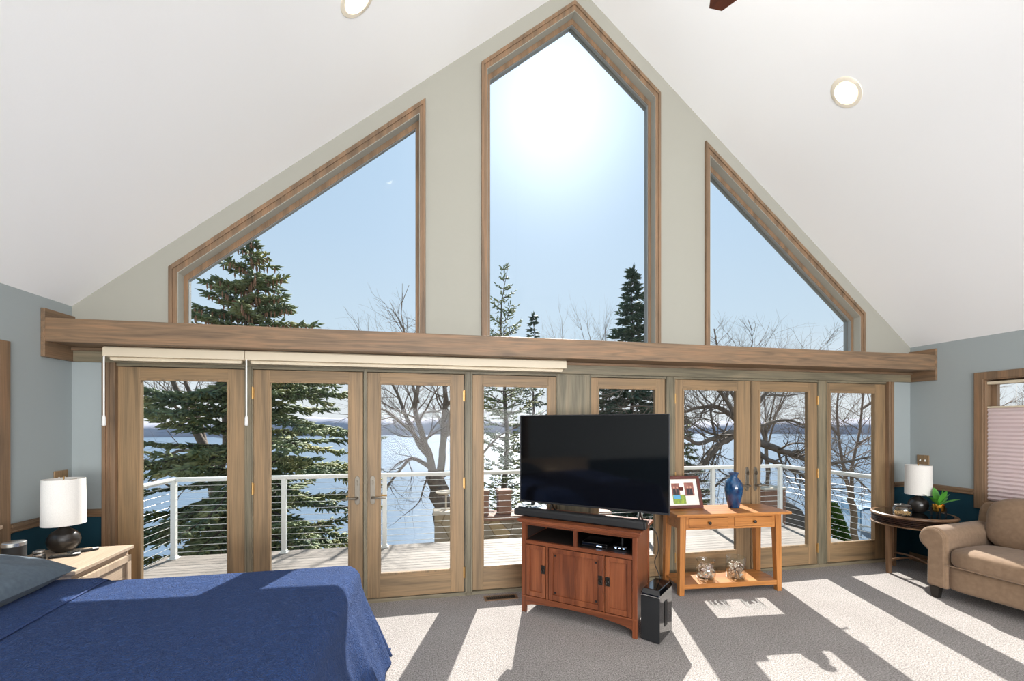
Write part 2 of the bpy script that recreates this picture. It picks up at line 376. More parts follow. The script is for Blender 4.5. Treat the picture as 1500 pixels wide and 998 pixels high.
def tag(o, label=None, cat=None, group=None, kind=None):
    if label: o['label'] = label
    if cat: o['category'] = cat
    if group: o['group'] = group
    if kind: o['kind'] = kind
    return o
def thing(name, label, cat, loc=(0, 0, 0), rz=0, group=None):
    o = bpy.data.objects.new(name, None); COL.objects.link(o); o.location = loc; o.rotation_euler = (0, 0, rz)
    o.empty_display_size = .1
    return tag(o, label, cat, group)
def struct(o): o['kind'] = 'structure'; return o
def sempty(name, loc=(0, 0, 0)):
    o = bpy.data.objects.new(name, None); COL.objects.link(o); o.location = loc; o['kind'] = 'structure'; return o
def dup(root, loc=None, rz=None, label=None):
    r = root.copy(); COL.objects.link(r)
    if loc is not None: r.location = loc
    if rz is not None: r.rotation_euler = (0, 0, rz)
    if label: r['label'] = label
    for ch in list(root.children):
        c = ch.copy(); COL.objects.link(c); c.parent = r
        for g in ch.children:
            d = g.copy(); COL.objects.link(d); d.parent = c
    return r
def inset(poly, ds):
    """offset convex polygon edges inwards; ds[i] for edge i -> i+1"""
    n = len(poly); area = sum(poly[i][0] * poly[(i + 1) % n][1] - poly[(i + 1) % n][0] * poly[i][1] for i in range(n)); sg = 1 if area > 0 else -1
    L = []
    for i in range(n):
        p, q = Vector(poly[i]), Vector(poly[(i + 1) % n]); d = (q - p).normalized(); nrm = Vector((-d.y, d.x)) * sg
        L.append((p + nrm * ds[i], d))
    out = []
    for i in range(n):
        (p, d), (q, e) = L[i - 1], L[i]
        det = d.x * (-e.y) + e.x * d.y; w = q - p
        t = (w.x * (-e.y) + e.x * w.y) / det; r = p + d * t; out.append((r.x, r.y))
    return out

# ------------------------------------------------------------------ room dimensions
XL, XR, YW, YB = -2.695, 5.40, 3.76, -5.2
WT = .13
RX, RZ, ZL, ZR = 1.37, 5.777, 2.455, 2.43
SL, SR = (RZ - ZL) / (RX - XL), (RZ - ZR) / (XR - RX)
def zc(x): return RZ - (RX - x) * SL if x < RX else RZ - (x - RX) * SR

# floor
struct(MB().box(XL - .2, XR + .2, YB - .2, YW + .1, -.12, 0).build('floor', 'carpet'))
# ceiling: two slopes with round openings for the recessed lamps
CANS = [(-.461, 2.80), (3.262, 2.72)]
CR = .078
cl = MB()
for side, (cx, cy) in (('L', CANS[0]), ('R', CANS[1])):
    x0, x1 = (XL - .2, RX) if side == 'L' else (RX, XR + .2)
    hole = [(cx + CR * cos(2 * pi * k / 32), cy + CR * sin(2 * pi * k / 32)) for k in range(32)]
    cl.holed([(x0, YB - .2), (x1, YB - .2), (x1, YW + .01), (x0, YW + .01)], [hole], lambda x, y: (x, y, zc(x)), lambda x, y: (x, y, zc(x) + .12))
ceiling = struct(cl.build('ceiling', 'ceiling'))

# window outlines on the gable (x, z)
WIN = {1: [(-2.035, 2.30), (-.04, 2.30), (-.04, 4.445), (-2.035, 2.802)],
       2: [(.458, 2.30), (2.248, 2.30), (2.248, 4.850), (1.352, 5.59), (.458, 4.850)],
       3: [(2.751, 2.30), (4.745, 2.30), (4.745, 2.79), (2.751, 4.44)]}
INS = {1: [.02, .052, .07, .06], 2: [.02, .055, .07, .07, .052], 3: [.02, .058, .07, .052]}
OPEN = {k: inset(WIN[k], INS[k]) for k in WIN}
outer = [(XL - .15, -.1), (-2.44, -.1), (-2.44, 2.02), (5.10, 2.02), (5.10, -.1), (XR + .15, -.1), (XR + .15, zc(XR + .15) + .06), (RX, RZ + .06), (XL - .15, zc(XL - .15) + .06)]
wf = MB().holed(outer, [OPEN[1], OPEN[2], OPEN[3]], lambda x, z: (x, YW, z), lambda x, z: (x, YW + WT, z))
struct(wf.build('wall_front', 'wall_front'))
for k in (1, 2, 3):
    e = sempty('window_%d' % k, (0, 0, 0)); W = WIN[k]; O = OPEN[k]
    A2 = inset(W, [0] * len(W)); mid = inset(W, [d * .45 for d in INS[k]])
    MB().ring(A2, O, YW - .018, YW).build('casing', 'trim_z' , e, bevel=.003)
    MB().ring(A2, mid, YW - .028, YW - .017).build('casing_band', 'trim_z', e, bevel=.003)
    n = len(O); jd = inset(O, [.004] * n)
    MB().ring(O, jd, YW - .015, YW + .07).build('jamb', 'wall_front', e)
    sashd = [.04 if i in (1, n - 1) else (.02 if i == 0 else .052) for i in range(n)]
    S1 = inset(jd, [q * .8 for q in sashd]); 
    MB().ring(jd, S1, YW + .06, YW + .11).build('sash', 'trim_z', e, bevel=.003)
    S2 = inset(S1, [.004] * n)
    MB().ring(S1, S2, YW + .068, YW + .10).build('gasket', 'clad', e)
    G = MB(); G.prism(inset(S1, [.002] * n), YW + .082, YW + .086, 'y'); G.build('pane', 'glass', e)
    ex = inset(W, [-.02] * n)
    MB().ring(ex, inset(S1, [(-.035 if k == 1 else -.012)] * n), YW + .11, YW + WT + .03).build('exterior_casing', 'clad', e)

# side walls, each with a window opening
WLz = (.78, 2.02); WLy = (1.95, 3.20)
def sidewall(name, x, xo, ys, zs, zt):
    o = [(YB - .15, -.1), (YW + .02, -.1), (YW + .02, zt + .04), (YB - .15, zt + .04)]
    h = [(ys[0], zs[0]), (ys[1], zs[0]), (ys[1], zs[1]), (ys[0], zs[1])]
    MBx = MB().holed(o, [h], lambda y, z: (x, y, z), lambda y, z: (xo, y, z)); return struct(MBx.build(name, 'wall_side'))
sidewall('wall_left', XL, XL - .15, WLy, WLz, ZL)
WRy = (2.02, 3.115); WRz = (.78, 2.0)
sidewall('wall_right', XR, XR + .15, WRy, WRz, ZR)
def sidewindow(name, x, sgn, ys, zs, extra=0):
    e = sempty(name); c = .07
    A = [(ys[0] - c, zs[0] - c), (ys[1] + c, zs[0] - c), (ys[1] + c, zs[1] + c), (ys[0] - c, zs[1] + c)]
    B = [(ys[0], zs[0]), (ys[1], zs[0]), (ys[1], zs[1]), (ys[0], zs[1])]
    def tr(mb): mb.v = [(v[1], v[0], v[2]) for v in mb.v]; mb.f = [tuple(reversed(f)) for f in mb.f]; return mb
    a, b = (x, x - sgn * .018); tr(MB().ring(A, B, min(a, b), max(a, b))).build('casing', 'trim_z', e, bevel=.003)
    J = inset(B, [.012] * 4); a, b = x - sgn * .01, x + sgn * .13
    tr(MB().ring(B, J, min(a, b), max(a, b))).build('jamb', 'trim_z', e)
    S = inset(J, [.045] * 4); a, b = x + sgn * .07, x + sgn * .11
    tr(MB().ring(J, S, min(a, b), max(a, b))).build('sash', 'trim_z', e, bevel=.003)
    a, b = x + sgn * .088, x + sgn * .092
    tr(MB().prism(inset(S, [-.004] * 4), min(a, b), max(a, b), 'y')).build('pane', 'glass', e)
    return e
sidewindow('window_4', XL, -1, WLy, WLz); sidewindow('window_5', XR, 1, WRy, WRz)
# unseen back wall; low and gable openings made up to pass the fill lights
bo = [(XL - .15, -.1), (XR + .15, -.1), (XR + .15, zc(XR + .15) + .06), (RX, RZ + .06), (XL - .15, zc(XL - .15) + .06)]
bh = [[(-1.6, .1), (4.4, .1), (4.4, 2.1), (-1.6, 2.1)], [(-.9, 2.5), (3.6, 2.5), (3.6, 3.4), (RX, 5.2), (-.9, 3.4)]]
struct(MB().holed(bo, bh, lambda x, z: (x, YB, z), lambda x, z: (x, YB - .15, z)).build('wall_back', 'wall_front'))

# ------------------------------------------------------------------ beam, boards, posts
tri = 0
def trim(mb, mat, bevel=.003, name=None):
    global tri
    tri += 1
    return struct(mb.build('trim_%d' % tri, mat, bevel=bevel))
trim(MB().box(XL + .001, XR - .001, 3.505, YW - .001, 2.138, 2.308), 'trim_x', .004)       # shelf beam
# back boards: U shape along the walls
trim(MB().box(XL + .026, XR - .026, YW - .026, YW - .001, 2.03, 2.136), 'post_x', .003)
trim(MB().box(XL + .026, XR - .026, YW - .045, YW - .027, 2.112, 2.137), 'trim_x', .003)
for xa, xb in ((XL, XL + .025), (XR - .025, XR)):
    trim(MB().box(xa, xb, 3.50, YW - .001, 2.03, 2.375), 'trim_y', .003)
# frame of the glazed wall: posts and head
POSTS = [(-2.482, -2.40, 'c'), (-1.497, -1.437, 'p'), (-.566, -.540, 'p'), (.307, .377, 'p'), (1.173, 1.523, 'b'), (2.313, 2.415, 'p'), (4.130, 4.251, 'p'), (5.057, 5.146, 'c')]
for a, b, k in POSTS:
    mb = MB().box(a, b, YW - (.02 if k == 'c' else .004), YW + .05, 0, 2.03)
    if k == 'c':
        w = (b - a); mb.box(a, a + w * .28, YW - .03, YW - .019, 0, 2.03).box(a + w * .45, a + w * .6, YW - .026, YW - .019, 0, 2.03)
    elif b - a > .055:
        mb.box(a + .006, a + .016, YW - .012, YW - .003, 0, 2.03).box(b - .016, b - .006, YW - .012, YW - .003, 0, 2.03)
    if k == 'b':
        mb.box(a + .035, b - .035, YW - .009, YW - .003, .02, 2.015)
    trim(mb, 'post_z' if k != 'c' else 'trim_z', .002)
    trim(MB().box(a if k != 'c' or a > 0 else a + .0, b, YW + .052, YW + WT + .01, -.05, 2.05), 'clad', 0)
trim(MB().box(-2.44, 5.10, YW - .002, YW + .05, 2.008, 2.03), 'post_x', .002)
trim(MB().box(-2.44, 5.10, YW + .052, YW + WT + .01, 1.985, 2.05), 'clad', 0)
trim(MB().box(-2.40, 5.06, YW - .012, YW + .05, -.01, .03), 'post_x', .003)       # threshold
trim(MB().box(-2.40, 5.06, YW + .052, YW + WT + .02, -.05, .03), 'clad', 0)

# doors / fixed sidelights: (number, slab x0,x1, glass x0,x1, hinge side, handle side)
DOORS = [(1, -2.398, -1.499, -2.247, -1.625, None, None), (2, -1.433, -.572, -1.31, -.687, 'l', 'r'), (3, -.535, .302, -.428, .180, 'r', 'l'),
         (4, .379, 1.171, .477, 1.093, None, None), (5, 1.525, 2.311, 1.600, 2.208, None, None), (6, 2.420, 3.293, 2.511, 3.126, 'l', 'r'),
         (7, 3.303, 4.125, 3.405, 4.012, 'r', 'l'), (8, 4.253, 5.055, 4.305, 4.914, None, None)]
for num, a, b, ga, gb, hs, hd in DOORS:
    e = sempty('door_%d' % num); zt, zb = 2.003, .035; g0, g1 = .243, 1.903; yf = YW + (.0 if hs else .008); yk = yf + .045
    MB().box(a, ga, yf, yk, zb, zt).box(gb, b, yf, yk, zb, zt).build('stile', 'door_z', e, bevel=.0025)
    MB().box(ga, gb, yf + .0005, yk - .0005, g1, zt).build('top_rail', 'door_x', e, bevel=.0015)
    MB().box(ga, gb, yf + .0005, yk - .0005, zb, g0).build('bottom_rail', 'door_x', e, bevel=.0015)
    A = [(ga - .012, g0 - .012), (gb + .012, g0 - .012), (gb + .012, g1 + .012), (ga - .012, g1 + .012)]; B = [(ga + .006, g0 + .006), (gb - .006, g0 + .006), (gb - .006, g1 - .006), (ga + .006, g1 - .006)]
    MB().ring(A, B, yf - .005, yf + .012).build('glazing_bead', 'door_z', e, bevel=.003)
    MB().box(ga, gb, yf + .02, yf + .024, g0, g1).build('pane', 'glass', e)
    if hs:
        hx = a - .004 if hs == 'l' else b + .003
        for hz in (1.81, 1.02, .21):
            MB().tube([(hx, yf - .006, hz - .05), (hx, yf - .006, hz + .05)], .007, 10).box(hx - .008 if hs == 'l' else hx - .012, hx + .012 if hs == 'l' else hx + .008, yf - .002, yf + .0, hz - .045, hz + .045).build('hinge', 'brass', e, smooth=40)
        px = b - .045 if hd == 'r' else a + .045; s = -1 if hd == 'r' else 1
        mb = MB(); prof = []
        for k in range(9): t = pi * k / 8; prof.append((px + .021 * cos(t), 1.07 + .035 * sin(t)))
        for k in range(9): t = pi + pi * k / 8; prof.append((px + .021 * cos(t), .885 + .03 * sin(t)))
        mb.prism(prof, yf - .007, yf + .001, 'y')
        pl = mb.build('handle_plate', 'pewter', e, bevel=.002)
        MB().tube([(px, yf - .004, .915), (px, yf - .048, .915), (px + s * .012, yf - .056, .915), (px + s * .06, yf - .056, .918), (px + s * .115, yf - .052, .912)], [.012, .010, .009, .008, .007], 10).build('lever', 'pewter', pl, smooth=50)
        MB().tube([(px, yf - .006, 1.045), (px, yf - .02, 1.045)], .010, 10).box(px - .003, px + .003, yf - .032, yf - .018, 1.025, 1.065).build('thumb_turn', 'pewter', pl, smooth=50)
        MB().tube([(px, yk, .915), (px, yk + .045, .915), (px + s * .02, yk + .052, .915), (px + s * .11, yk + .05, .912)], .008, 8).build('outside_lever', 'brass', e, smooth=50)
    if num == 7:
        fb = MB().box(3.318, 3.352, YW - .012, YW + .001, .10, .235).build('foot_bolt', 'black', e, bevel=.004)
        MB().tube([(3.335, YW - .016, .125), (3.335, YW - .022, .17), (3.335, YW - .016, .21)], .007, 8).build('bolt_slide', 'chrome', fb, smooth=50)

# chair rails
def rail(x0, x1, y0, y1, ax):
    p = MB()
    if ax == 'x': p.box(x0, x1, YW - .014, YW - .0005, .838, .898).box(x0, x1, YW - .026, YW - .013, .872, .892).box(x0, x1, YW - .02, YW - .013, .842, .853); m = 'trim_x'
    else:
        s = 1 if x0 < 0 else -1; w = XL if x0 < 0 else XR
        def bx(d0, d1, z0, z1): a, b = w + s * d0, w + s * d1; p.box(min(a, b), max(a, b), y0, y1, z0, z1)
        bx(.0005, .014, .838, .898); bx(.013, .026, .872, .892); bx(.013, .02, .842, .853); m = 'trim_y'
    return trim(p, m, .002)
rail(XL + .03, -2.483, 0, 0, 'x'); rail(5.147, XR - .03, 0, 0, 'x')
rail(-1, 0, WLy[1] + .071, YW, 'y'); rail(1, 0, WRy[1] + .071, YW, 'y'); 
struct(MB().box(XL + .001, XL + .014, -2, YW - .001, .002, .09).build('baseboard_left', 'trim_y', bevel=.003))
struct(MB().box(XR - .014, XR - .001, -2, YW - .001, .002, .09).build('baseboard_right', 'trim_y', bevel=.003))

# ------------------------------------------------------------------ recessed lamps, fan
for i, (cx, cy) in enumerate(CANS):
    z0 = zc(cx); sl = SL if cx < RX else -SR
    e = thing('recessed_light', ['round lit recessed light cut off by the top edge of the picture, left ceiling slope', 'round lit recessed light on the right ceiling slope, seen whole'][i], 'ceiling light', (cx, cy, z0), 0, 'recessed lights in the sloped ceiling')
    n = 40; mb = MB(); vs = []; fs = []
    for k in range(n):
        t = 2 * pi * k / n
        for r, dz in ((CR - .004, .004), (CR - .004, -.006), (CR + .018, -.005), (CR + .022, .0)):
            x, y = r * cos(t), r * sin(t); vs.append((x, y, sl * x + dz))
    for k in range(n):
        k2 = (k + 1) % n
        for q in range(3): fs.append((k * 4 + q, k * 4 + q + 1, k2 * 4 + q + 1, k2 * 4 + q))
    mb.add(vs, fs).build('trim_ring', 'canwhite', e, smooth=40)
    vs = []; fs = []
    for k in range(n):
        t = 2 * pi * k / n; x, y = (CR - .003) * cos(t), (CR - .003) * sin(t)
        vs += [(x, y, sl * x), (x, y, .16), (x * .7, y * .7, .165), (0, 0, .165)]
    for k in range(n):
        k2 = (k + 1) % n
        for q in range(3): fs.append((k * 4 + q, k * 4 + q + 1, k2 * 4 + q + 1, k2 * 4 + q))
    MB().add(vs, fs).build('can', 'canwhite', e, smooth=40)
    MB().lathe([(.0, .075), (.03, .08), (.046, .095), (.05, .11), (.04, .15), (0, .16)], 24).build('bulb', 'bulb', e, smooth=60)
FAN = (1.37, 1.11, 3.55)
e = thing('ceiling_fan', 'brown ceiling fan of which one blade tip shows at the top edge', 'ceiling fan', FAN)
MB().lathe([(0, -.02), (.07, -.02), (.11, .0), (.12, .06), (.10, .11), (.04, .14), (0, .14)], 32).build('motor_housing', 'metal_dark', e, smooth=40)
MB().tube([(0, 0, .12), (0, 0, 2.15)], .013, 12).build('downrod', 'metal_dark', e, smooth=40)
MB().lathe([(0, 2.10), (.06, 2.10), (.075, 2.16), (0, 2.20)], 24).build('canopy', 'metal_dark', e, smooth=40)
MB().lathe([(0, -.14), (.06, -.13), (.11, -.09), (.12, -.04), (.07, -.02), (0, -.02)], 24).build('light_bowl', 'white', e, smooth=60)
for k in range(5):
    a = 2 * pi * k / 5 + .0; mb = MB()
    pts = [(-.05, .16), (.05, .16), (.07, .35), (.07, .62), (.035, .68), (-.035, .68), (-.07, .62), (-.07, .35)]
    mb.prism(pts, .0, .008, 'z'); bl = mb.build('blade', 'fan', e, bevel=.002, rot=(0, radians(0), a))
    bl.location = (0, 0, .03)
    MB().box(-.02, .02, .09, .22, -.012, -.001).build('blade_iron', 'metal_dark', bl)

# ------------------------------------------------------------------ roller blinds under the beam
def blind(x0, x1, label, sec):
    e = thing('roller_blind', label, 'blind', (x0, 3.60, 2.06), 0, 'rolled-up blinds under the beam'); w = x1 - x0
    prof = [(.0, .0), (.0, .065), (.012, .074), (.09, .074), (.09, .0), (.075, -.002)]
    MB().prism([(a, b) for a, b in prof], 0, w, 'x').build('cassette', 'blind', e, bevel=.003)
    MB().tube([(.03, .04, -.012), (w - .03, .04, -.012)], .013, 16).build('roller', 'blind', e, smooth=50)
    MB().box(.04, w - .035, .028, .056, -.028, -.018).build('bottom_bar', 'blind', e, bevel=.002)
    wd = MB().tube([(.014, -.004, -.005), (.014, -.004, -.46)], .0055, 8).tube([(.014, -.004, -.44), (.014, -.004, -.46), (.014, -.004, -.515), (.014, -.004, -.52)], [.006, .011, .0125, .007], 10).build('wand', 'white', e, smooth=50)
    MB().tube([(.014, .004, .004), (.014, -.004, -.012)], .004, 8).build('wand_hook', 'white', wd, smooth=50)
    return e
blind(-2.39, -1.437, 'cream rolled-up blind above the leftmost glass panel, shorter of the two', 0)
blind(-1.433, 1.222, 'cream rolled-up blind above the left double doors, longer of the two', 1)

# cellular shade in the right window
e = thing('cellular_shade', 'pale pink pleated shade covering the right-hand window below its top gap', 'window shade', (XR + .03, WRy[0] + .014, 1.71))
L = WRy[1] - WRy[0] - .028; zz = [(0, 0)]
pts = []
nz = 46; hgt = .91
front = [(-.014 if k % 2 else .0, -hgt * k / nz) for k in range(nz + 1)]
back = [(.016 if k % 2 == 0 else .03, z) for k, (x, z) in enumerate(front)]
poly = front + back[::-1]
vs = [(x, 0, z) for x, z in poly] + [(x, L, z) for x, z in poly]; n = len(poly)
MB().add(vs, [(i, (i + 1) % n, n + (i + 1) % n, n + i) for i in range(n)]).build('pleated_fabric', 'cell', e)
MB().box(-.016, .032, 0, L, .0, .018).build('middle_rail', 'blind', e, bevel=.002)
MB().box(-.02, .036, 0, L, .235, .262).build('head_rail', 'blind', e, bevel=.003)
for y in (.2, L - .2): MB().tube([(.008, y, .018), (.008, y, .24)], .001, 5).build('lift_cord', 'white', e)

# ------------------------------------------------------------------ switch plates, outlet, vent
def plate(x, y, z, s, label):
    e = thing('switch_plate', label, 'light switch', (x, y, z), 0, 'wooden two-toggle switch plates')
    MB().box(min(0, s * .009), max(0, s * .009), -.058, .058, -.058, .058).build('plate', 'door_z', e, bevel=.004)
    for dy in (-.023, .023):
        MB().hexa([(s * .008, dy - .005, -.012), (s * .008, dy + .005, -.012), (s * .008, dy + .005, .012), (s * .008, dy - .005, .012)][::1], [(s * .022, dy - .004, -.01), (s * .022, dy + .004, -.01), (s * .02, dy + .004, .0), (s * .02, dy - .004, .0)]).build('toggle', 'white', e)
plate(XL, 3.66, 1.150, 1, 'oak switch plate on the left wall, above the bedside lamp')
plate(XR, 3.63, 1.150, -1, 'oak switch plate on the right wall, above the side table lamp')
e = thing('wall_outlet', 'white outlet with a plug-in adapter on the blue wall behind the side table', 'outlet', (5.22, YW, .47))
MB().box(-.036, .036, -.006, -.0005, -.06, .06).build('plate', 'white', e, bevel=.003)
MB().box(-.028, .028, -.045, -.006, -.075, .04).build('adapter', 'white', e, bevel=.008)
e = thing('floor_vent', 'brown metal floor vent set in the carpet beside the door sill', 'vent', (.62, 3.64, .002))
MB().ring([(-.15, -.05), (.15, -.05), (.15, .05), (-.15, .05)], [(-.13, -.035), (.13, -.035), (.13, .035), (-.13, .035)], -.004, .004).build('rim', 'walnut_x', e, rot=(radians(90), 0, 0))
mb = MB()
for k in range(14): x = -.124 + k * .0185; mb.box(x, x + .007, -.036, .036, -.002, .004)
mb.box(-.13, .13, -.004, .004, -.001, .003); mb.build('grille', 'metal_dark', e)
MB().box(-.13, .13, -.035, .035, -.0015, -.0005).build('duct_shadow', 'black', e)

# ------------------------------------------------------------------ bed
BX0, BX1, BY0, BY1, BZ = -2.60, -.41, .80, 2.72, .70
e = thing('bed', 'king-size bed with a light wood headboard, in the bottom left corner', 'bed', (-1.5, 2.0, 0))
O_ = lambda mb: mb
def loc(mb, ox, oy, oz=0): mb.v = [(v[0] - ox, v[1] - oy, v[2] - oz) for v in mb.v]; return mb
loc(MB().box(-2.685, -2.63, .62, 3.12, .1, .90), -1.5, 2.0).build('headboard', 'blond_y', e, bevel=.005)
loc(MB().box(-2.69, -2.61, .60, 3.14, .90, .925), -1.5, 2.0).build('headboard_cap', 'blond_y', e, bevel=.004)
loc(MB().rbox(BX0, BX1 - .03, BY0 + .03, BY1 - .03, .36, .665, e=10, n=12), -1.5, 2.0).build('mattress', 'pillow_white', e, smooth=60)
loc(MB().box(BX0, BX1 - .05, BY0 + .05, BY1 - .05, .12, .355), -1.5, 2.0).build('box_spring', 'pillow_white', e, bevel=.02)
for x in (-2.5, -.55):
    for y in (.92, 2.6): loc(MB().tube([(x, y, 0), (x, y, .12)], .025, 10), -1.5, 2.0).build('leg', 'metal_dark', e)

def drape(x0, x1, y0, y1, z, hang, r, nx=150, ny=130, lift=0, flare=.33, seed=0):
    """sheet over a rectangle; hangs over +x, +y and -y sides"""
    vs = []; fs = []
    As = np.concatenate([np.linspace(x0, x1 - .02, nx - 50), np.linspace(x1 - .02, x1 + hang, 51)[1:]])
    Bs = np.concatenate([np.linspace(y0 - hang, y0 + .02, 30), np.linspace(y0 + .02, y1 - .02, ny - 60)[1:-1], np.linspace(y1 - .02, y1 + hang, 32)])
    for a in As:
        for b in Bs:
            dx = max(0, a - (x1 - r)); dy = b - (y1 - r) if b > y1 - r else ((y0 + r) - b if b < y0 + r else 0)
            sy = 1 if b > (y0 + y1) / 2 else -1
            ex = min(a, x1 - r); ey = min(max(b, y0 + r), y1 - r)
            p = 2.6; d = (dx ** p + dy ** p) ** (1 / p); 
            if d < 1e-6:
                zz = z + .006 * sin(a * 2.1 + 1) * sin(b * 2.7) + .004 * sin(a * 7 + b * 3)
                vs.append((a, b, zz + lift)); continue
            ux, uy = dx / max(1e-6, math.hypot(dx, dy)), sy * dy / max(1e-6, math.hypot(dx, dy))
            q = r * pi / 2
            if d < q: t = d / r; out = r * sin(t); dn = r * (1 - cos(t))
            else:
                h = d - q; fl = flare * (1 + .15 * (2 * abs(ux * uy)) ** 1.5); out = r + fl * h ** 1.15; dn = r + h * sqrt(max(.2, 1 - (fl * .8) ** 2))
                tang = (b if ux > abs(uy) else a) + atan2(uy, ux) * .35
                cw = 1 - 1.6 * abs(ux * uy); fold = sin(tang * 17 + 1.3) * .5 * cw + sin(tang * 31 + 2) * .25 * max(0, cw) + sin(tang * 8.5) * .4
                out += fold * .035 * min(1, h / .35)
            dn *= 1 if dn < z - .05 else (z - .05) / dn
            wr = .006 * sin(a * 2.1 + 1) * sin(b * 2.7) * max(0, 1 - d / q)
            vs.append((ex + ux * out, ey + uy * out, max(.02, z - dn + wr) + lift))
    nb = len(Bs)
    for i in range(len(As) - 1):
        for j in range(nb - 1): fs.append((i * nb + j, (i + 1) * nb + j, (i + 1) * nb + j + 1, i * nb + j + 1))
    return MB().add(vs, fs)
bs = drape(-2.20, BX1, BY0, BY1, BZ, .58, .10)
o = loc(bs, -1.3, 2.0).build('bedspread', 'blue', None, smooth=80, loc=(-1.3, 2.0, 0))
sm = o.modifiers.new('Solid', 'SOLIDIFY'); sm.thickness = .008; sm.offset = -1
tag(o, 'royal blue textured bedspread draped over the bed down to the carpet', 'bedspread')
# folded-back top edge of the bedspread, a raised second layer at the head
vs = []; fs = []
nA, nB = 12, 60
for i in range(nA + 1):
    for j in range(nB + 1):
        b = BY0 + .10 + (BY1 - BY0 - .105) * j / nB; edge = -1.65 - (b - 1.97) * .117
        a = -2.28 + (edge + 2.28) * i / nA
        vs.append((a, b, BZ + .020 + .006 * sin(a * 2.1 + 1) * sin(b * 2.7) - (.014 if i == nA else 0) - (.1 - sqrt(max(0, .01 - max(0, b - BY1 + .1) ** 2)))))
for i in range(nA):
    for j in range(nB): fs.append((i * (nB + 1) + j, (i + 1) * (nB + 1) + j, (i + 1) * (nB + 1) + j + 1, i * (nB + 1) + j + 1))
loc(MB().add(vs, fs), -1.3, 2.0).build('turned_back_edge', 'blue', o, smooth=80)

MB().tube([(-1.65 - (b - 1.97) * .117 + .004 + 1.3, b - 2.0, BZ + .010 + .006 * sin(-1.65 * 2.1 + 1) * sin(b * 2.7)) for b in np.linspace(BY0 + .10, BY1 - .10, 30)], .0045, 6).build('stitched_seam', 'teal_seam', o, smooth=50)
def pillow(cx, cy, cz, L, W, T, rx, ry, rz, mat, name, label, n=26):
    vs = []; fs = []; m = n + 1
    for sgn in (1, -1):
        for i in range(m):
            for j in range(m):
                u = -1 + 2 * i / n; v = -1 + 2 * j / n
                pu = 1 - .10 * (1 - v * v) ** 1.0 * abs(u) ** 3; pv = 1 - .08 * (1 - u * u) * abs(v) ** 3
                h = (max(0, 1 - abs(u) ** 2.6) ** .55) * (max(0, 1 - abs(v) ** 2.6) ** .55)
                wr = 1 + .05 * sin(u * 9 + v * 4) * (abs(u) ** 2) + .04 * sin(v * 13 - u * 5)
                vs.append((u * L / 2 * pv, v * W / 2 * pu, sgn * T / 2 * h * wr))
    for s in (0, 1):
        o = s * m * m
        for i in range(n):
            for j in range(n):
                q = (o + i * m + j, o + (i + 1) * m + j, o + (i + 1) * m + j + 1, o + i * m + j + 1); fs.append(q if s == 0 else q[::-1])
    ob = MB().add(vs, fs).build(name, mat, None, smooth=80, loc=(cx, cy, cz), rot=(rx, ry, rz))
    return tag(ob, label, 'pillow')
pillow(-2.09, 2.33, .81, .44, .68, .18, 0, radians(12), radians(2), 'pillow_grey', 'pillow', 'slate grey pillow at the head of the blue bed, in front of the white one')
pillow(-2.42, 2.38, .80, .38, .66, .17, 0, radians(6), radians(0), 'pillow_white', 'pillow', 'white pillow leaning behind the slate grey one')

# ------------------------------------------------------------------ nightstand and what stands on it
NX, NY, NZ = -2.33, 3.13, .69
e = thing('nightstand', 'light wood nightstand with a framed panel front, between bed and glass wall', 'nightstand', (NX, NY, 0), radians(4))
w2, d2 = .255, .265
MB().box(-w2, w2 + .015, -d2 - .015, d2 + .015, NZ - .025, NZ).build('top', 'blond_y', e, bevel=.004)
MB().box(-w2 + .01, w2 - .012, -d2, d2, .06, NZ - .026).build('body', 'blond_y', e, bevel=.002)
z0, z1 = .08, .63; y0, y1 = -d2 + .015, d2 - .015
dr = MB().box(w2 - .012, w2 + .001, y0, y1, z0, z1).build('door', 'blond_y', e, bevel=.002)
f = MB(); f.box(w2 + .001, w2 + .014, y0, y0 + .045, z0, z1).box(w2 + .001, w2 + .014, y1 - .045, y1, z0, z1).box(w2 + .001, w2 + .014, y0, y1, z0, z0 + .045).box(w2 + .001, w2 + .014, y0, y1, z1 - .045, z1)
f.build('door_frame', 'blond_z', dr, bevel=.002)
for x in (-w2 + .03, w2 - .04):
    for y in (-d2 + .03, d2 - .03): MB().box(x - .02, x + .02, y - .02, y + .02, 0, .06).build('leg', 'blond_z', e, bevel=.002)

def lamp(loc_, label):
    e = thing('table_lamp', label, 'table lamp', loc_, 0, 'white-shaded lamps with dark round bases')
    MB().lathe([(0, 0), (.040, 0), (.043, .006), (.062, .02), (.078, .045), (.084, .076), (.079, .106), (.062, .132), (.036, .152), (.022, .166), (.016, .19), (.0, .19)], 48).build('base', 'black_glaze', e, smooth=50)
    MB().tube([(0, 0, .188), (0, 0, .24)], .006, 10).lathe([(0, .23), (.014, .23), (.014, .27), (0, .27)], 16).build('socket', 'brass', e, smooth=40)
    MB().lathe([(.109, .185), (.105, .492), (.1035, .492), (.1075, .185)], 64, closed=True).build('lamp_shade', 'shade_fabric', e, smooth=30)
    MB().tube([(-.104, 0, .478), (0, 0, .478), (.104, 0, .478)], .002, 6).tube([(0, -.104, .478), (0, .104, .478)], .002, 6).tube([(0, 0, .27), (0, 0, .494)], .002, 6).build('shade_spider', 'brass', e)
    MB().lathe([(0, .49), (.005, .492), (.003, .502), (.006, .508), (0, .514)], 12).build('finial', 'brass', e, smooth=50)
    return e
lampL = lamp((-2.435, 3.335, NZ), 'white drum-shaded lamp with dark round base on the nightstand by the bed')
dup(lampL, (5.035, 3.43, .6305), None, 'white drum-shaded lamp with dark round base on the round side table')
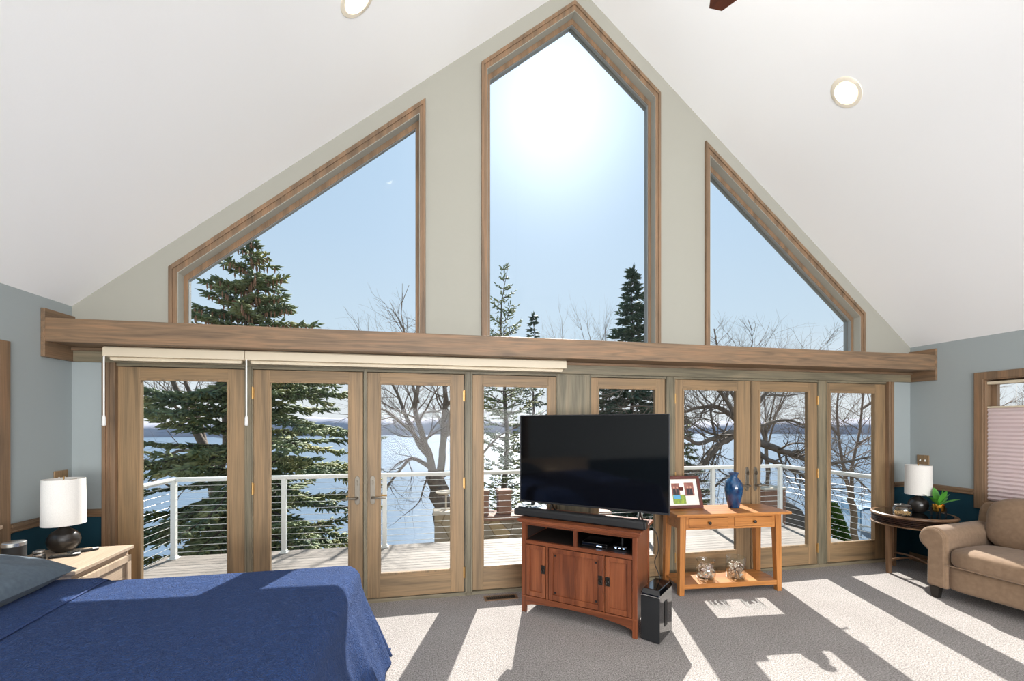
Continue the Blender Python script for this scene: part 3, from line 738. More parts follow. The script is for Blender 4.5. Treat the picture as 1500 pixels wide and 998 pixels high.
e = thing('speaker', 'black rounded speaker with a silver top band, on the nightstand near the pillow', 'speaker', (-2.44, 3.0, NZ))
MB().lathe([(0, 0), (.048, 0), (.050, .01), (.050, .145), (.0, .145)], 40).build('body', 'black_mesh', e, smooth=40)
MB().lathe([(.051, .135), (.051, .155), (.044, .160), (0, .160), (0, .15), (.045, .135)], 40).build('top_band', 'chrome', e, smooth=40)
e = thing('clock_radio', 'small black and silver gadget beside the speaker on the nightstand', 'gadget', (-2.41, 3.12, NZ), radians(20))
MB().box(-.022, .022, -.03, .03, 0, .034).build('base', 'black', e, bevel=.003)
for z in (.036, .055): MB().box(-.02, .02, -.028, .028, z, z + .015).build('silver_bar', 'chrome', e, bevel=.003)
def remote(x, y, rz, L, label):
    e = thing('remote_control', label, 'remote', (x, y, NZ), rz, 'remotes on the nightstand')
    MB().box(-L / 2, L / 2, -.02, .02, 0, .014).build('body', 'black', e, bevel=.004)
    MB().box(L / 2 - .03, L / 2 - .002, -.019, .019, .0145, .0155).build('end_cap', 'white', e)
    mb = MB()
    for i in range(6):
        for j in range(3): mb.box(-L / 2 + .015 + i * .014, -L / 2 + .023 + i * .014, -.013 + j * .011, -.007 + j * .011, .0142, .0165)
    mb.build('buttons', 'pewter', e)
remote(-2.30, 3.30, radians(35), .15, 'dark remote lying on the nightstand, nearer the lamp base')
remote(-2.33, 3.20, radians(20), .14, 'dark remote lying on the nightstand, nearer the bed')

# ------------------------------------------------------------------ television cabinet
TR = atan2(-.646, .763)
e = thing('tv_cabinet', 'reddish brown mission-style media cabinet with two open bays, under the television', 'cabinet', (.745, 3.349, 0), TR)
CW, CD, CHh = .94, .45, .775
MB().box(-.03, CW + .03, -.03, CD + .01, CHh - .022, CHh).build('top', 'cherry_x', e, bevel=.004)
MB().box(-.018, CW + .018, -.018, CD, CHh - .036, CHh - .022).build('top_moulding', 'cherry_x', e, bevel=.006)
for x in (0, CW - .036): MB().box(x, x + .036, 0, .036, .0, CHh - .037).build('leg', 'cherry_z', e, bevel=.002)
for x in (0, CW - .036): MB().box(x, x + .036, CD - .036, CD, .0, CHh - .037).build('leg', 'cherry_z', e, bevel=.002)
for x in (.006, CW - .024): MB().box(x, x + .018, .036, CD - .036, .10, CHh - .037).build('side_panel', 'cherry_z', e)
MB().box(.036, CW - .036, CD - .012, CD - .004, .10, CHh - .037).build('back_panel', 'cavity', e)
MB().box(.036, CW - .036, .002, .022, .722, CHh - .037).build('top_rail', 'cherry_x', e, bevel=.0015)
MB().box(.036, CW - .036, .002, .03, .568, .597).build('shelf_rail', 'cherry_x', e, bevel=.0015)
MB().box(.030, CW - .030, .031, .44, .57, .5965).box(.0245, .0275, .03, .44, .6, .73).box(CW - .0275, CW - .0245, .03, .44, .6, .73).box(.036, CW - .036, .03, .44, .724, .736).build('bay_lining', 'cavity', e)  # added dark lining, shade of the open bays as colour
MB().box(.452, .478, .004, .035, .597, .722).build('divider', 'cherry_z', e, bevel=.0015)
MB().box(.036, CW - .036, .03, CD - .02, .115, .137).build('floor_board', 'cherry_x', e)
pts = [(.036, .137), (.036, .055)] + [(.036 + (CW - .072) * t / 16, .055 + .045 * sin(pi * t / 16) ** .6) for t in range(1, 16)] + [(CW - .036, .055), (CW - .036, .137)]
MB().prism(pts[::-1], .003, .022, 'y').build('arched_apron', 'cherry_x', e, bevel=.0015)
MB().box(.0, CW, -.005, .003, .128, .142).build('base_moulding', 'cherry_x', e, bevel=.003)
MB().box(.038, CW - .038, .0225, .0285, .139, .567).build('door_backing', 'cavity', e)  # dark sheet added behind the doors, painted shade for their gaps
for x0, x1 in ((.2195, .2375), (.6915, .6985)): MB().box(x0, x1, .004, .022, .137, .568).build('stile', 'cherry_z', e)
def cdoor(x0, x1, hx, panels, squares):
    z0, z1 = .145, .562; f = .032 if x1 - x0 < .3 else .036
    d = MB().box(x0, x0 + f, 0, .02, z0, z1).box(x1 - f, x1, 0, .02, z0, z1).box(x0 + f, x1 - f, 0, .02, z1 - f, z1).box(x0 + f, x1 - f, 0, .02, z0, z0 + f + .008).build('door', 'cherry_z', e, bevel=.0025)
    xs = x0 + f; wp = (x1 - x0 - 2 * f) / panels
    for k in range(panels): MB().box(xs + k * wp + .0008, xs + (k + 1) * wp - .0008, .012, .018, z0 + f, z1 - f).build('door_panel', 'cherry_z', d)
    if squares:
        for xx in (x0 + f + .012, x1 - f - .024):
            for zz in (z1 - f - .03, z0 + f + .02): MB().box(xx, xx + .013, .004, .010, zz, zz + .013).build('inlay_square', 'black', d)
    h = MB().box(hx - .017, hx + .017, -.004, .0, .343, .412).build('handle', 'metal_dark', d, bevel=.002)
    t = [(hx + .011 * cos(a), -.010, .372 + .014 * sin(a)) for a in [pi * 2 * k / 16 for k in range(17)]]
    MB().tube(t, .0028, 6).tube([(hx, -.004, .386), (hx, -.014, .386)], .005, 8).build('ring_pull', 'metal_dark', h, smooth=50)
cdoor(.039, .214, .214 - .018, 1, False); cdoor(.243, .686, .686 - .018, 2, True); cdoor(.704, CW - .04, .704 + .02, 1, False)
# equipment in the right bay
def inlocal(lx, ly, lz): c, s = cos(TR), sin(TR); return (.745 + lx * c - ly * s, 3.349 + lx * s + ly * c, lz)
e2 = thing('cable_box', 'black set-top box with glowing display in the right bay of the cabinet', 'media player', inlocal(.60, .16, .5975), TR)
MB().box(-.10, .10, -.10, .10, 0, .035).build('case', 'gloss_black', e2, bevel=.003)
MB().box(.02, .06, -.1015, -.1005, .012, .018).build('display', 'led', e2)
e2 = thing('router', 'small black gadget with white lights at the right end of the cabinet bay', 'router', inlocal(.79, .15, .5975), TR)
MB().box(-.05, .05, -.06, .06, 0, .028).build('case', 'gloss_black', e2, bevel=.004)
MB().tube([(0, .02, .028), (0, .02, .075)], .012, 10).build('antenna', 'black', e2, smooth=40)
for x in (-.03, .0, .03): MB().box(x - .006, x + .006, -.0612, -.0602, .012, .017).build('light', 'led', e2)

# television
tvL, tvR = Vector((.791, 3.621, 0)), Vector((1.773, 2.827, 0)); TW = (tvR - tvL).length; TA = atan2(tvR.y - tvL.y, tvR.x - tvL.x)
TZ0, TZ1 = .862, 1.632
e = thing('television', 'large flat black television standing on the reddish brown cabinet', 'television', (tvL.x, tvL.y, CHh + .0005), TA)
zb, zt = TZ0 - CHh, TZ1 - CHh
MB().box(.008, TW - .008, -.001, .003, zb + .014, zt - .008).build('screen', 'screen', e)
MB().ring([(0, zb), (TW, zb), (TW, zt), (0, zt)], [(.008, zb + .014), (TW - .008, zb + .014), (TW - .008, zt - .008), (.008, zt - .008)], -.003, .014).build('bezel', 'bezel', e, bevel=.0015)
MB().hexa([(.004, .004, zb + .004), (TW - .004, .004, zb + .004), (TW - .004, .004, zt - .004), (.004, .004, zt - .004)], [(.02, .03, zb + .01), (TW - .02, .03, zb + .01), (TW - .02, .016, zt - .01), (.02, .016, zt - .01)]).box(.2, TW - .2, .02, .06, zb + .04, zb + .35).build('back_shell', 'black', e)
for x in (.30, TW - .22):
    MB().tube([(x, .02, zb + .01), (x, -.03, .04), (x, -.075, .006)], .007, 8).tube([(x, .02, zb + .01), (x, .05, .05), (x, .12, .006)], .007, 8).tube([(x, -.085, .006), (x, .13, .006)], .006, 8).build('foot', 'metal_dark', e, smooth=40)
cordp = [(tvR.x - .10, tvR.y + .13, .93), (tvR.x - .06, tvR.y + .14, .86), (1.64, 2.90, .80), (1.69, 2.87, .72), (1.70, 2.86, .60), (1.68, 2.88, .50), (1.71, 2.88, .42), (1.72, 2.87, .376)]
def smoothpts(p, n=6):
    out = []; P = [Vector(q) for q in p]; P = [P[0]] + P + [P[-1]]
    for i in range(1, len(P) - 2):
        for k in range(n):
            t = k / n; a, b, c, d = P[i - 1:i + 3]
            out.append(.5 * ((2 * b) + (-a + c) * t + (2 * a - 5 * b + 4 * c - d) * t * t + (-a + 3 * b - 3 * c + d) * t ** 3))
    out.append(P[-2]); return out
tag(MB().tube(smoothpts(cordp), .0035, 6).build('power_cord', 'black', smooth=50), 'thin black cord hanging from the television beside the cabinet', 'cord')

# sound bar
e = thing('soundbar', 'long black soundbar lying across the front of the cabinet top, below the television', 'soundbar', inlocal(-.10, .05, CHh + .0005), TR)
prof = [(0, .012), (0, .05), (.008, .064), (.022, .068), (.062, .068), (.078, .06), (.084, .045), (.084, .012), (.076, .004), (.008, .004)]
MB().prism(prof, .018, 1.072, 'x').build('body', 'black_mesh', e, bevel=.002)
for a, b in ((0, .018), (1.072, 1.09)): MB().prism([(p[0] * .98 + .001, p[1] * .98 + .001) for p in prof], a, b, 'x').build('end_cap', 'black', e, bevel=.004)
for x in (.14, .95): MB().box(x - .03, x + .03, .02, .07, 0, .0045).build('rubber_foot', 'black', e)

# subwoofer
SA = atan2(-.09, .119); 
e = thing('subwoofer', 'glossy black subwoofer standing on the carpet at the right side of the cabinet', 'subwoofer', (1.492, 2.748, 0), radians(-50))
SWW, SWD, SWH = .142, .272, .372
MB().box(.006, SWW - .006, .0, SWD, .0, SWH - .03).build('case', 'gloss_black', e, bevel=.008, seg=3)
MB().hexa([(.0, -.004, SWH - .034), (SWW, -.004, SWH - .034), (SWW, SWD + .002, SWH - .034), (0, SWD + .002, SWH - .034)], [(.014, .02, SWH), (SWW - .014, .02, SWH), (SWW - .014, SWD - .01, SWH), (.014, SWD - .01, SWH)]).build('bevelled_top', 'gloss_black', e, bevel=.004)
MB().box(.003, SWW - .003, -.005, -.0005, .008, SWH - .05).build('front_grille', 'black_mesh', e, bevel=.002)
MB().box(.002, SWW - .002, -.006, -.001, SWH - .046, SWH - .041).build('silver_line', 'chrome', e)
MB().box(SWW - .0055, SWW - .003, .105, .155, .09, .27).build('port_slot', 'black', e)

# ------------------------------------------------------------------ console table
CTX, CTY, CTR = 2.72, 3.48, radians(-4)
e = thing('console_table', 'honey oak console table with two drawers and a low shelf, against the glass doors', 'console table', (CTX, CTY, 0), CTR)
hw, hd, th = .50, .16, .745
MB().box(-hw - .055, hw + .07, -hd - .045, hd + .03, th - .022, th).build('top', 'oak_x', e, bevel=.004)
for sx in (-1, 1):
    for sy in (-1, 1):
        xo, yo = sx * hw, sy * hd; a, b = .062, .046
        top = [(xo, yo), (xo - sx * a, yo), (xo - sx * a, yo - sy * a), (xo, yo - sy * a)]
        bot = [(xo + sx * .006, yo), (xo + sx * .006 - sx * b, yo), (xo + sx * .006 - sx * b, yo - sy * b), (xo + sx * .006, yo - sy * b)]
        if sx * sy < 0: top.reverse(); bot.reverse()
        MB().hexa([(p[0], p[1], 0) for p in bot], [(p[0], p[1], th - .023) for p in top]).build('leg', 'oak_z', e, bevel=.003)
MB().box(-hw + .062, hw - .062, -hd + .008, -hd + .026, .595, .612).box(-hw + .062, hw - .062, -hd + .008, -hd + .026, .700, th - .023).box(-hw + .062, -.415, -hd + .008, -hd + .026, .612, .70).box(-.03, .03, -hd + .008, -hd + .026, .612, .70).box(.415, hw - .062, -hd + .008, -hd + .026, .612, .70).build('front_apron', 'oak_x', e)
MB().box(-hw + .062, hw - .062, hd - .026, hd - .008, .595, th - .023).build('back_apron', 'oak_x', e)
for sx in (-1, 1): MB().box(*sorted((sx * hw - sx * .026, sx * hw - sx * .008)), -hd + .062, hd - .062, .595, th - .023).build('side_apron', 'oak_x', e)
for x0, x1 in ((-.413, -.032), (.032, .413)):
    d = MB().box(x0, x1, -hd + .002, -hd + .02, .615, .697).build('drawer', 'oak_x', e, bevel=.003)
    MB().lathe([(0, 0), (.007, 0), (.006, .010), (.014, .016), (.015, .022), (.010, .027), (0, .029)], 18).build('knob', 'metal_dark', d, loc=((x0 + x1) / 2, -hd + .002, .656), rot=(radians(90), 0, 0), smooth=50)
MB().box(-hw + .01, hw - .01, -hd + .012, hd - .012, .078, .098).box(-hw + .04, hw - .04, -hd + .006, -hd + .02, .058, .100).build('shelf', 'oak_x', e, bevel=.002)

def ct(lx, ly, z): c, s = cos(CTR), sin(CTR); return (CTX + lx * c - ly * s, CTY + lx * s + ly * c, z)
# picture frame
tilt = radians(-16)
e = thing('picture_frame', 'dark red-brown framed pair of photos leaning back at the left end of the console table', 'picture frame', ct(-.352, .04, th + .001), radians(-3))
FW, FH = .40, .31
def tl(mb):
    out = []
    for x, y, z in mb.v: out.append((x, y * cos(tilt) - z * sin(tilt) , y * sin(tilt) * 1 + z * cos(tilt) + .002))
    mb.v = out; return mb
tl(MB().ring([(-FW / 2, 0), (FW / 2, 0), (FW / 2, FH), (-FW / 2, FH)], [(-FW / 2 + .03, .03), (FW / 2 - .03, .03), (FW / 2 - .03, FH - .03), (-FW / 2 + .03, FH - .03)], -.012, .010)).build('frame', 'mahog', e, bevel=.003)
tl(MB().box(-FW / 2 + .028, FW / 2 - .028, .0, .006, .028, FH - .028)).build('mat_board', 'mat', e)
M['ph_bg'] = pbr('photo_reddish', (120, 70, 60), .5, noise=(30, .2, (150, 96, 84)))
M['ph_dark'] = pbr('photo_dark_clothes', (38, 30, 36), .5)
M['ph_skin'] = pbr('photo_faces', (190, 140, 116), .5)
M['ph_green'] = pbr('photo_green', (150, 170, 50), .5, noise=(25, .15, (60, 96, 60)))
M['ph_blue'] = pbr('photo_blue', (80, 150, 190), .5)
for px, pz, pw, ph, kind in ((.085, .12, .095, .125, 0), (-.055, .12, .08, .12, 0), (-.03, .045, .13, .085, 1)):
    y = -.002 if kind == 0 else -.004
    p = tl(MB().box(px - pw / 2, px + pw / 2, y, y + .003, pz, pz + ph)).build('photo', 'ph_bg' if kind == 0 else 'ph_green', e)
    if kind == 0:
        mb = MB(); mf = MB()
        for dx in (-.016, .016):
            mb.prism([(px + dx - .016, pz + .008), (px + dx + .016, pz + .008), (px + dx + .012, pz + .07), (px + dx - .012, pz + .07)], y - .001, y, 'y')
            mf.prism([(px + dx + .009 * cos(t), pz + .081 + .011 * sin(t)) for t in [2 * pi * k / 10 for k in range(10)]], y - .001, y, 'y')
        tl(mb).build('dark_figures', 'ph_dark', p); tl(mf).build('faces', 'ph_skin', p)
    else: tl(MB().box(px - .06, px + .01, y - .001, y, pz + .045, pz + .082)).build('blue_patch', 'ph_blue', p)
MB().hexa([(-.03, .055, 0), (.03, .055, 0), (.03, .06, 0), (-.03, .06, 0)], [(-.02, .045, .2), (.02, .045, .2), (.02, .05, .2), (-.02, .05, .2)]).build('easel_back', 'mahog', e)
# blue vase
nt = NT('blue_glaze'); b = nt.n('ShaderNodeBsdfPrincipled'); b.inputs['Roughness'].default_value = .08; b.inputs['Coat Weight'].default_value = .6
t = nt.n('ShaderNodeTexNoise'); t.inputs['Scale'].default_value = 14; t.inputs['Detail'].default_value = 6; nt.l(coords(nt, (1, 1, .5)), t.inputs['Vector'])
r = nt.n('ShaderNodeValToRGB'); r.color_ramp.elements[0].position = .35; r.color_ramp.elements[0].color = lin((12, 26, 66)); r.color_ramp.elements[1].position = .68; r.color_ramp.elements[1].color = lin((24, 84, 128))
nt.l(t.outputs[0], r.inputs[0]); nt.l(r.outputs[0], b.inputs['Base Color']); nt.l(b.outputs[0], nt.out.inputs[0]); M['glaze'] = nt.m
v_ = MB().lathe([(0, 0), (.046, 0), (.052, .006), (.066, .07), (.079, .14), (.083, .19), (.077, .235), (.056, .27), (.036, .288), (.033, .30), (.037, .318), (.046, .33), (.048, .336), (.043, .338), (.030, .318), (.027, .298), (.045, .27), (.06, .24), (.0, .2)], 56).build('vase', 'glaze', None, smooth=60, loc=ct(.165, .045, th + .0005))
tag(v_, 'glossy mottled blue ceramic vase on the console table', 'vase')
# seashell jars
SHC = [(206, 184, 162), (184, 152, 126), (220, 206, 190), (160, 130, 104), (190, 162, 150)]
for i, c in enumerate(SHC): M['shell%d' % i] = pbr('shell_%d' % i, c, .5, noise=(40, .2, tuple(max(0, q - 26) for q in c)))
def shellmesh(kind):
    mb = MB()
    if kind == 0:   # scallop fan, domed with ribs
        n, m = 20, 6; vs = [(0, 0, 0)]; fs = []
        for j in range(1, m + 1):
            for i in range(n + 1):
                t = pi * (.08 + .84 * i / n); rr = j / m * (1 + .04 * cos(i * pi)); vs.append((rr * cos(t), rr * sin(t) - .5, .38 * sin(pi * j / m * .85) * sin(t) + .03 * cos(i * pi)))
        for i in range(n): fs.append((0, 1 + i, 2 + i))
        for j in range(m - 1):
            for i in range(n): a = 1 + j * (n + 1) + i; fs.append((a, a + n + 1, a + n + 2, a + 1))
        vs[0] = (0, -.5, .02); k = len(vs); vs2 = [(x, y, z - .10) for x, y, z in vs]; mb.add(vs, fs); mb.add(vs2, [f[::-1] for f in fs])
        o = 1 + (m - 1) * (n + 1); mb.f += [(o + i, k + o + i, k + o + i + 1, o + i + 1) for i in range(n)]
    elif kind == 1:  # spiral whelk
        pts = []; rad = []
        for q in range(34):
            t = q / 33; a = t * 4.5 * 2 * pi; r = .42 * t ** 1.1; pts.append((r * cos(a), r * sin(a), .85 - 1.35 * t)); rad.append(.03 + .34 * t ** 1.2 * (1 if t < .93 else .7))
        mb.tube(pts, rad, 8)
    else:            # cowrie / clam
        mb.lathe([(0, -.55), (.22, -.46), (.42, -.2), (.48, .1), (.36, .38), (.14, .54), (0, .58)], 14)
        mb.v = [(x, y * .72, z) for x, y, z in mb.v]
    return mb
protos = {}
def shells(cx, cy, cz, rad, hgt, n, group, words_, seed):
    rr = random.Random(seed); placed = []; layer = 0; z = .020
    while z < hgt and len(placed) < n:
        for ring_r, cnt in ((rad - .024, 7 + layer % 2), (rad * .26, 2)):
            a0 = rr.uniform(0, 6.28)
            for k in range(cnt):
                a = a0 + 2 * pi * k / cnt + rr.uniform(-.15, .15); sz = rr.uniform(.021, .027)
                q = ring_r + rr.uniform(-.006, .002); placed.append((Vector((q * cos(a), q * sin(a), z + rr.uniform(-.003, .006) + (.008 if cnt == 2 else 0))), sz))
        z += .030; layer += 1
    placed = placed[:n]
    for p, s in placed:
        k = rr.randrange(3); ci = rr.randrange(5); key = (k, ci)
        if key not in protos:
            protos[key] = shellmesh(k).build('seashell', 'shell%d' % ci, None, smooth=50); o = protos[key]
        else: o = protos[key].copy(); COL.objects.link(o)
        o.location = (cx + p.x, cy + p.y, cz + p.z); o.scale = (s, s, s); o.rotation_euler = (rr.uniform(0, 6), rr.uniform(0, 6), rr.uniform(0, 6))
        tag(o, words_, 'seashell', group)
jx, jy, jz = ct(-.175, -.03, .0985)
j = MB().lathe([(0, 0), (.062, 0), (.078, .012), (.088, .045), (.090, .08), (.084, .115), (.072, .140), (.068, .150), (.078, .170), (.084, .180), (.081, .182), (.065, .152), (.068, .140), (.080, .113), (.086, .08), (.084, .045), (.073, .014), (.0, .008)], 48).build('glass_jar', 'jarglass', None, smooth=70, loc=(jx, jy, jz))
tag(j, 'round-bellied clear glass bowl of shells with a flared rim on the low shelf', 'glass jar')
shells(jx, jy, jz + .010, .078, .120, 34, 'shells in the round-bellied glass bowl', 'pale seashell piled in the round-bellied glass bowl', 3)
jx, jy, jz = ct(.125, -.04, .0985)
j = MB().lathe([(0, 0), (.080, 0), (.084, .004), (.0855, .20), (.082, .202), (.0805, .012), (.0, .010)], 48).build('glass_jar', 'jarglass', None, smooth=50, loc=(jx, jy, jz))
tag(j, 'straight-sided clear glass cylinder of shells on the low shelf', 'glass jar')
shells(jx, jy, jz + .012, .076, .145, 38, 'shells in the straight glass cylinder', 'pale seashell piled in the straight-sided glass cylinder', 5)

# ------------------------------------------------------------------ round side table
SX, SY, SZ = 4.93, 3.41, .63
e = thing('side_table', 'round worn walnut side table with ribbed rim and glass inset top, in the right corner', 'side table', (SX, SY, 0))
TRr = .335
MB().lathe([(0, SZ - .02), (TRr - .035, SZ - .02), (TRr - .035, SZ - .003), (TRr - .012, SZ), (TRr, SZ - .008), (TRr + .002, SZ - .022), (TRr - .008, SZ - .03), (0, SZ - .03)], 72).build('top_rim', 'walnut_x', e, smooth=40)
MB().lathe([(0, SZ - .0195), (TRr - .036, SZ - .0195), (TRr - .036, SZ - .004), (0, SZ - .004)], 64).build('glass_inset', 'gloss_black', e, smooth=30)
prof = [(0, SZ - .03)]
for k in range(4):
    z = SZ - .031 - k * .018; prof += [(TRr - .030, z), (TRr - .006, z - .004), (TRr - .006, z - .011), (TRr - .030, z - .015)]
prof += [(TRr - .03, SZ - .104), (0, SZ - .104)]
M['walnut_dark'] = wood('dark_walnut', (38, 25, 20), (56, 36, 28), (76, 52, 40), axis='x', rough=.3)
MB().lathe([(0, SZ - .1045), (TRr - .008, SZ - .1045), (TRr + .0, SZ - .108), (TRr - .004, SZ - .118), (0, SZ - .118)], 72).build('lower_rim', 'walnut_x', e, smooth=40)
MB().lathe(prof, 72).build('ribbed_apron', 'walnut_dark', e, smooth=30)
for k in range(4):
    a = radians(165) + k * pi / 2; x, y = .235 * cos(a), .235 * sin(a)
    MB().hexa([(x - .017, y - .017, 0), (x + .017, y - .017, 0), (x + .017, y + .017, 0), (x - .017, y + .017, 0)], [(x - .023, y - .023, SZ - .118), (x + .023, y - .023, SZ - .118), (x + .023, y + .023, SZ - .118), (x - .023, y + .023, SZ - .118)]).build('leg', 'walnut_z', e, bevel=.003)
for k in range(2):
    a = radians(165) + k * pi / 2; x, y = .235 * cos(a), .235 * sin(a)
    pts = []
    for q in range(13): t = -1 + 2 * q / 12; pts.append((x * t, y * t, .13 + .03 * (1 - t * t) + k * .012))
    MB().tube(pts, .011, 8).build('stretcher', 'walnut_x', e, smooth=50)
# lidded jar
e = thing('lidded_jar', 'small glass jar with a dark lid on the round side table', 'jar', (4.69, 3.335, SZ + .0005))
MB().lathe([(0, 0), (.066, 0), (.074, .008), (.075, .074), (.066, .09), (.064, .090), (.072, .072), (.071, .010), (0, .006)], 40).build('body', 'jarglass', e, smooth=50)
MB().lathe([(0, .089), (.064, .089), (.066, .094), (.066, .104), (.06, .108), (.02, .110), (.012, .118), (0, .12)], 40).build('lid', 'black_glaze', e, smooth=40)
mb = MB(); rr = random.Random(4)
for k in range(90):
    a = rr.uniform(0, 6.28); q = .060 * sqrt(rr.random()); z = rr.uniform(.012, .036); s = rr.uniform(.005, .008); x, y = q * cos(a), q * sin(a)
    mb.tube([(x - s, y, z), (x, y + s * .2, z + s * .3), (x + s, y, z)], [s * .5, s * .8, s * .5], 6)
tag(mb.build('jar_filling', pbr('tan_nuts', (190, 150, 96), .6), None, smooth=60, loc=(4.69, 3.335, SZ + .0005)), 'small tan pieces filling the bottom of the dark-lidded jar', 'nuts', None, 'stuff')
# plant
e = thing('potted_plant', 'small green plant in a gold pot on black legs, on the round side table', 'potted plant', (5.02, 3.245, SZ + .0005))
MB().lathe([(0, .045), (.040, .045), (.047, .06), (.048, .112), (.044, .112), (.043, .1), (0, .1)], 36).build('pot', 'gold', e, smooth=40)
st = MB()
for k in range(4):
    a = pi / 4 + k * pi / 2; x, y = .052 * cos(a), .052 * sin(a); st.box(x - .006, x + .006, y - .006, y + .006, 0, .085)
st.tube([(-.037, -.037, .04), (.037, .037, .04)], .005, 6).tube([(-.037, .037, .04), (.037, -.037, .04)], .005, 6)
st.build('stand', 'black', e)
MB().lathe([(0, .1), (.042, .1), (.042, .104), (0, .106)], 24).build('soil', pbr('soil', (50, 38, 28), .9), e)
def leaf(L, W, az, el, droop):
    vs = []; fs = []; n = 12
    for i in range(n + 1):
        t = i / n; w = W * sin(pi * min(1, t * .92 + .06)) ** .8; r = L * t; z = L * t * sin(el) - droop * t * t; r = L * t * cos(el)
        for s_, dz in ((-1, .3 * w), (0, 0), (1, .3 * w)):
            vs.append((r * cos(az) - s_ * w * sin(az), r * sin(az) + s_ * w * cos(az), .105 + z + dz))
    for i in range(n):
        for j in range(2): a = i * 3 + j; fs.append((a, a + 3, a + 4, a + 1))
    k = len(vs); vs2 = [(x, y, z - .0012) for x, y, z in vs]; fs2 = [tuple(q + k for q in f[::-1]) for f in fs]
    return MB().add(vs + vs2, fs + fs2)
for L_, W_, az, el, dr in ((.21, .024, 195, 30, .01), (.20, .028, 250, 62, .02), (.16, .028, 310, 60, .02), (.19, .024, 10, 30, .03), (.19, .030, 60, 68, .01), (.17, .024, 130, 50, .03), (.17, .026, 285, 78, .0), (.20, .022, 335, 28, .03)):
    leaf(L_, W_, radians(az), radians(el), dr).build('leaf', 'leaf', e, smooth=60)

# ------------------------------------------------------------------ armchair
e = thing('armchair', 'wide tan microfibre armchair with rolled arms at the right edge', 'armchair', (4.385, 2.965, 0), radians(-83))
AW, AD = 1.12, .84
def armprof(x0, sg):
    cx, cz, r = x0 + sg * .058, .535, .098; pr = []
    for k in range(17):
        t = radians(-28 + 236 * k / 16); pr.append((cx + sg * r * cos(pi - t) * -1 if False else cx + sg * r * cos(t), cz + r * sin(t)))
    return pr
for side, x0, sg in ((0, 0.0, 1), (1, AW, -1)):
    cx, cz, r = x0 + sg * .068, .535, .100
    pr = [(x0 + sg * .170, .10)]
    for k in range(19):
        t = radians(-8 + 222 * k / 18); pr.append((cx + sg * r * cos(t), cz + r * .98 * sin(t)))
    pr += [(x0 + sg * .035, .43), (x0 + sg * .03, .10)]
    if sg < 0: pr = pr[::-1]
    MB().prism(pr, .03, AD - .05, 'y').build('arm', 'sofa', e, bevel=.022, seg=4, smooth=60)
    # front panel of the arm with piping
    c = (sum(p[0] for p in pr) / len(pr), .4)
    pf = [(c[0] + (p[0] - c[0]) * .86, c[1] + (p[1] - c[1]) * .93) for p in pr]
    MB().prism(pf, .012, .04, 'y').build('arm_panel', 'sofa', e, bevel=.010, seg=3, smooth=60)
    MB().tube([(p[0], .022, p[1]) for p in pf[1:-1]], .0055, 6).build('piping', 'sofa', e, smooth=60)
MB().rbox(.15, AW - .15, .03, AD - .1, .10, .315, e=12, n=12).build('seat_base', 'sofa', e, smooth=60)
MB().rbox(.155, AW - .155, -.02, AD - .22, .300, .475, e=5, n=18, puff=.10).build('seat_cushion', 'sofa', e, smooth=80)
MB().tube([(.17, -.008, .325), (AW - .17, -.008, .325)], .005, 6).build('seat_piping', 'sofa', e, smooth=60)
bk = MB().rbox(.145, AW - .145, AD - .30, AD - .06, .43, .885, e=4, n=18, puff=.08)
bk.v = [(x, y + (z - .43) * .16, z) for x, y, z in bk.v]; bk.build('back_cushion', 'sofa', e, smooth=80)
bf = MB().rbox(.04, AW - .04, AD - .12, AD + .03, .10, .83, e=9, n=12); bf.v = [(x, y + max(0, z - .4) * .12, z) for x, y, z in bf.v]; bf.build('back_frame', 'sofa', e, smooth=70)
for x in (.075, AW - .075):
    for y in (.065, AD - .07): MB().hexa([(x - .024, y - .024, 0), (x + .024, y - .024, 0), (x + .024, y + .024, 0), (x - .024, y + .024, 0)], [(x - .034, y - .034, .105), (x + .034, y - .034, .105), (x + .034, y + .034, .105), (x - .034, y + .034, .105)]).build('foot', 'metal_dark', e, bevel=.003)

# ================================================================== OUTSIDE
DZ = -.05
struct(MB().box(-3.12, 5.56, YW + WT + .02, 5.70, DZ - .04, DZ).box(-3.12, 5.56, 5.66, 5.72, DZ - .26, DZ - .01).build('deck', 'deck'))
RH = .965; DXL, DXR, DYF = -2.99, 5.44, 5.60
def railing(name_label, p0, p1, nposts, first=True, last=True):
    p0, p1 = Vector((*p0, DZ)), Vector((*p1, DZ)); d = (p1 - p0); L = d.length; u = d.normalized(); ang = atan2(u.y, u.x)
    e = thing('cable_railing', name_label, 'railing', tuple(p0), ang, 'white cable railings round the deck')
    MB().box(-.03, L + .03, -.032, .032, RH - .028, RH).build('top_rail', 'rail_white', e, bevel=.004)
    MB().box(0, L, -.012, .012, RH - .05, RH - .029).build('under_rail', 'rail_white', e)
    for k in range(nposts):
        if (k == 0 and not first) or (k == nposts - 1 and not last): continue
        x = L * k / (nposts - 1); po = MB().box(x - .026, x + .026, -.026, .026, 0, RH - .028).build('post', 'rail_white', e, bevel=.003)
        MB().box(x - .05, x + .05, -.05, .05, 0, .014).box(x - .034, x + .034, -.034, .034, .014, .035).build('post_base', 'rail_white', po, bevel=.003)
    for k in range(11):
        z = .075 + k * .079; MB().tube([(0, 0, z), (L, 0, z)], .003, 6).build('cable', 'cable', e, smooth=60)
railing('white cable railing along the lake side of the deck', (DXL, DYF), (DXL + 1.171 * 7.2, DYF), 8)
railing('white cable railing on the left side of the deck, running back to the house', (DXL, DYF - .075), (DXL, 4.05), 2, first=False)
railing('white cable railing on the right side of the deck, running back to the house', (DXR, DYF - .075), (DXR, 4.05), 2, first=False)

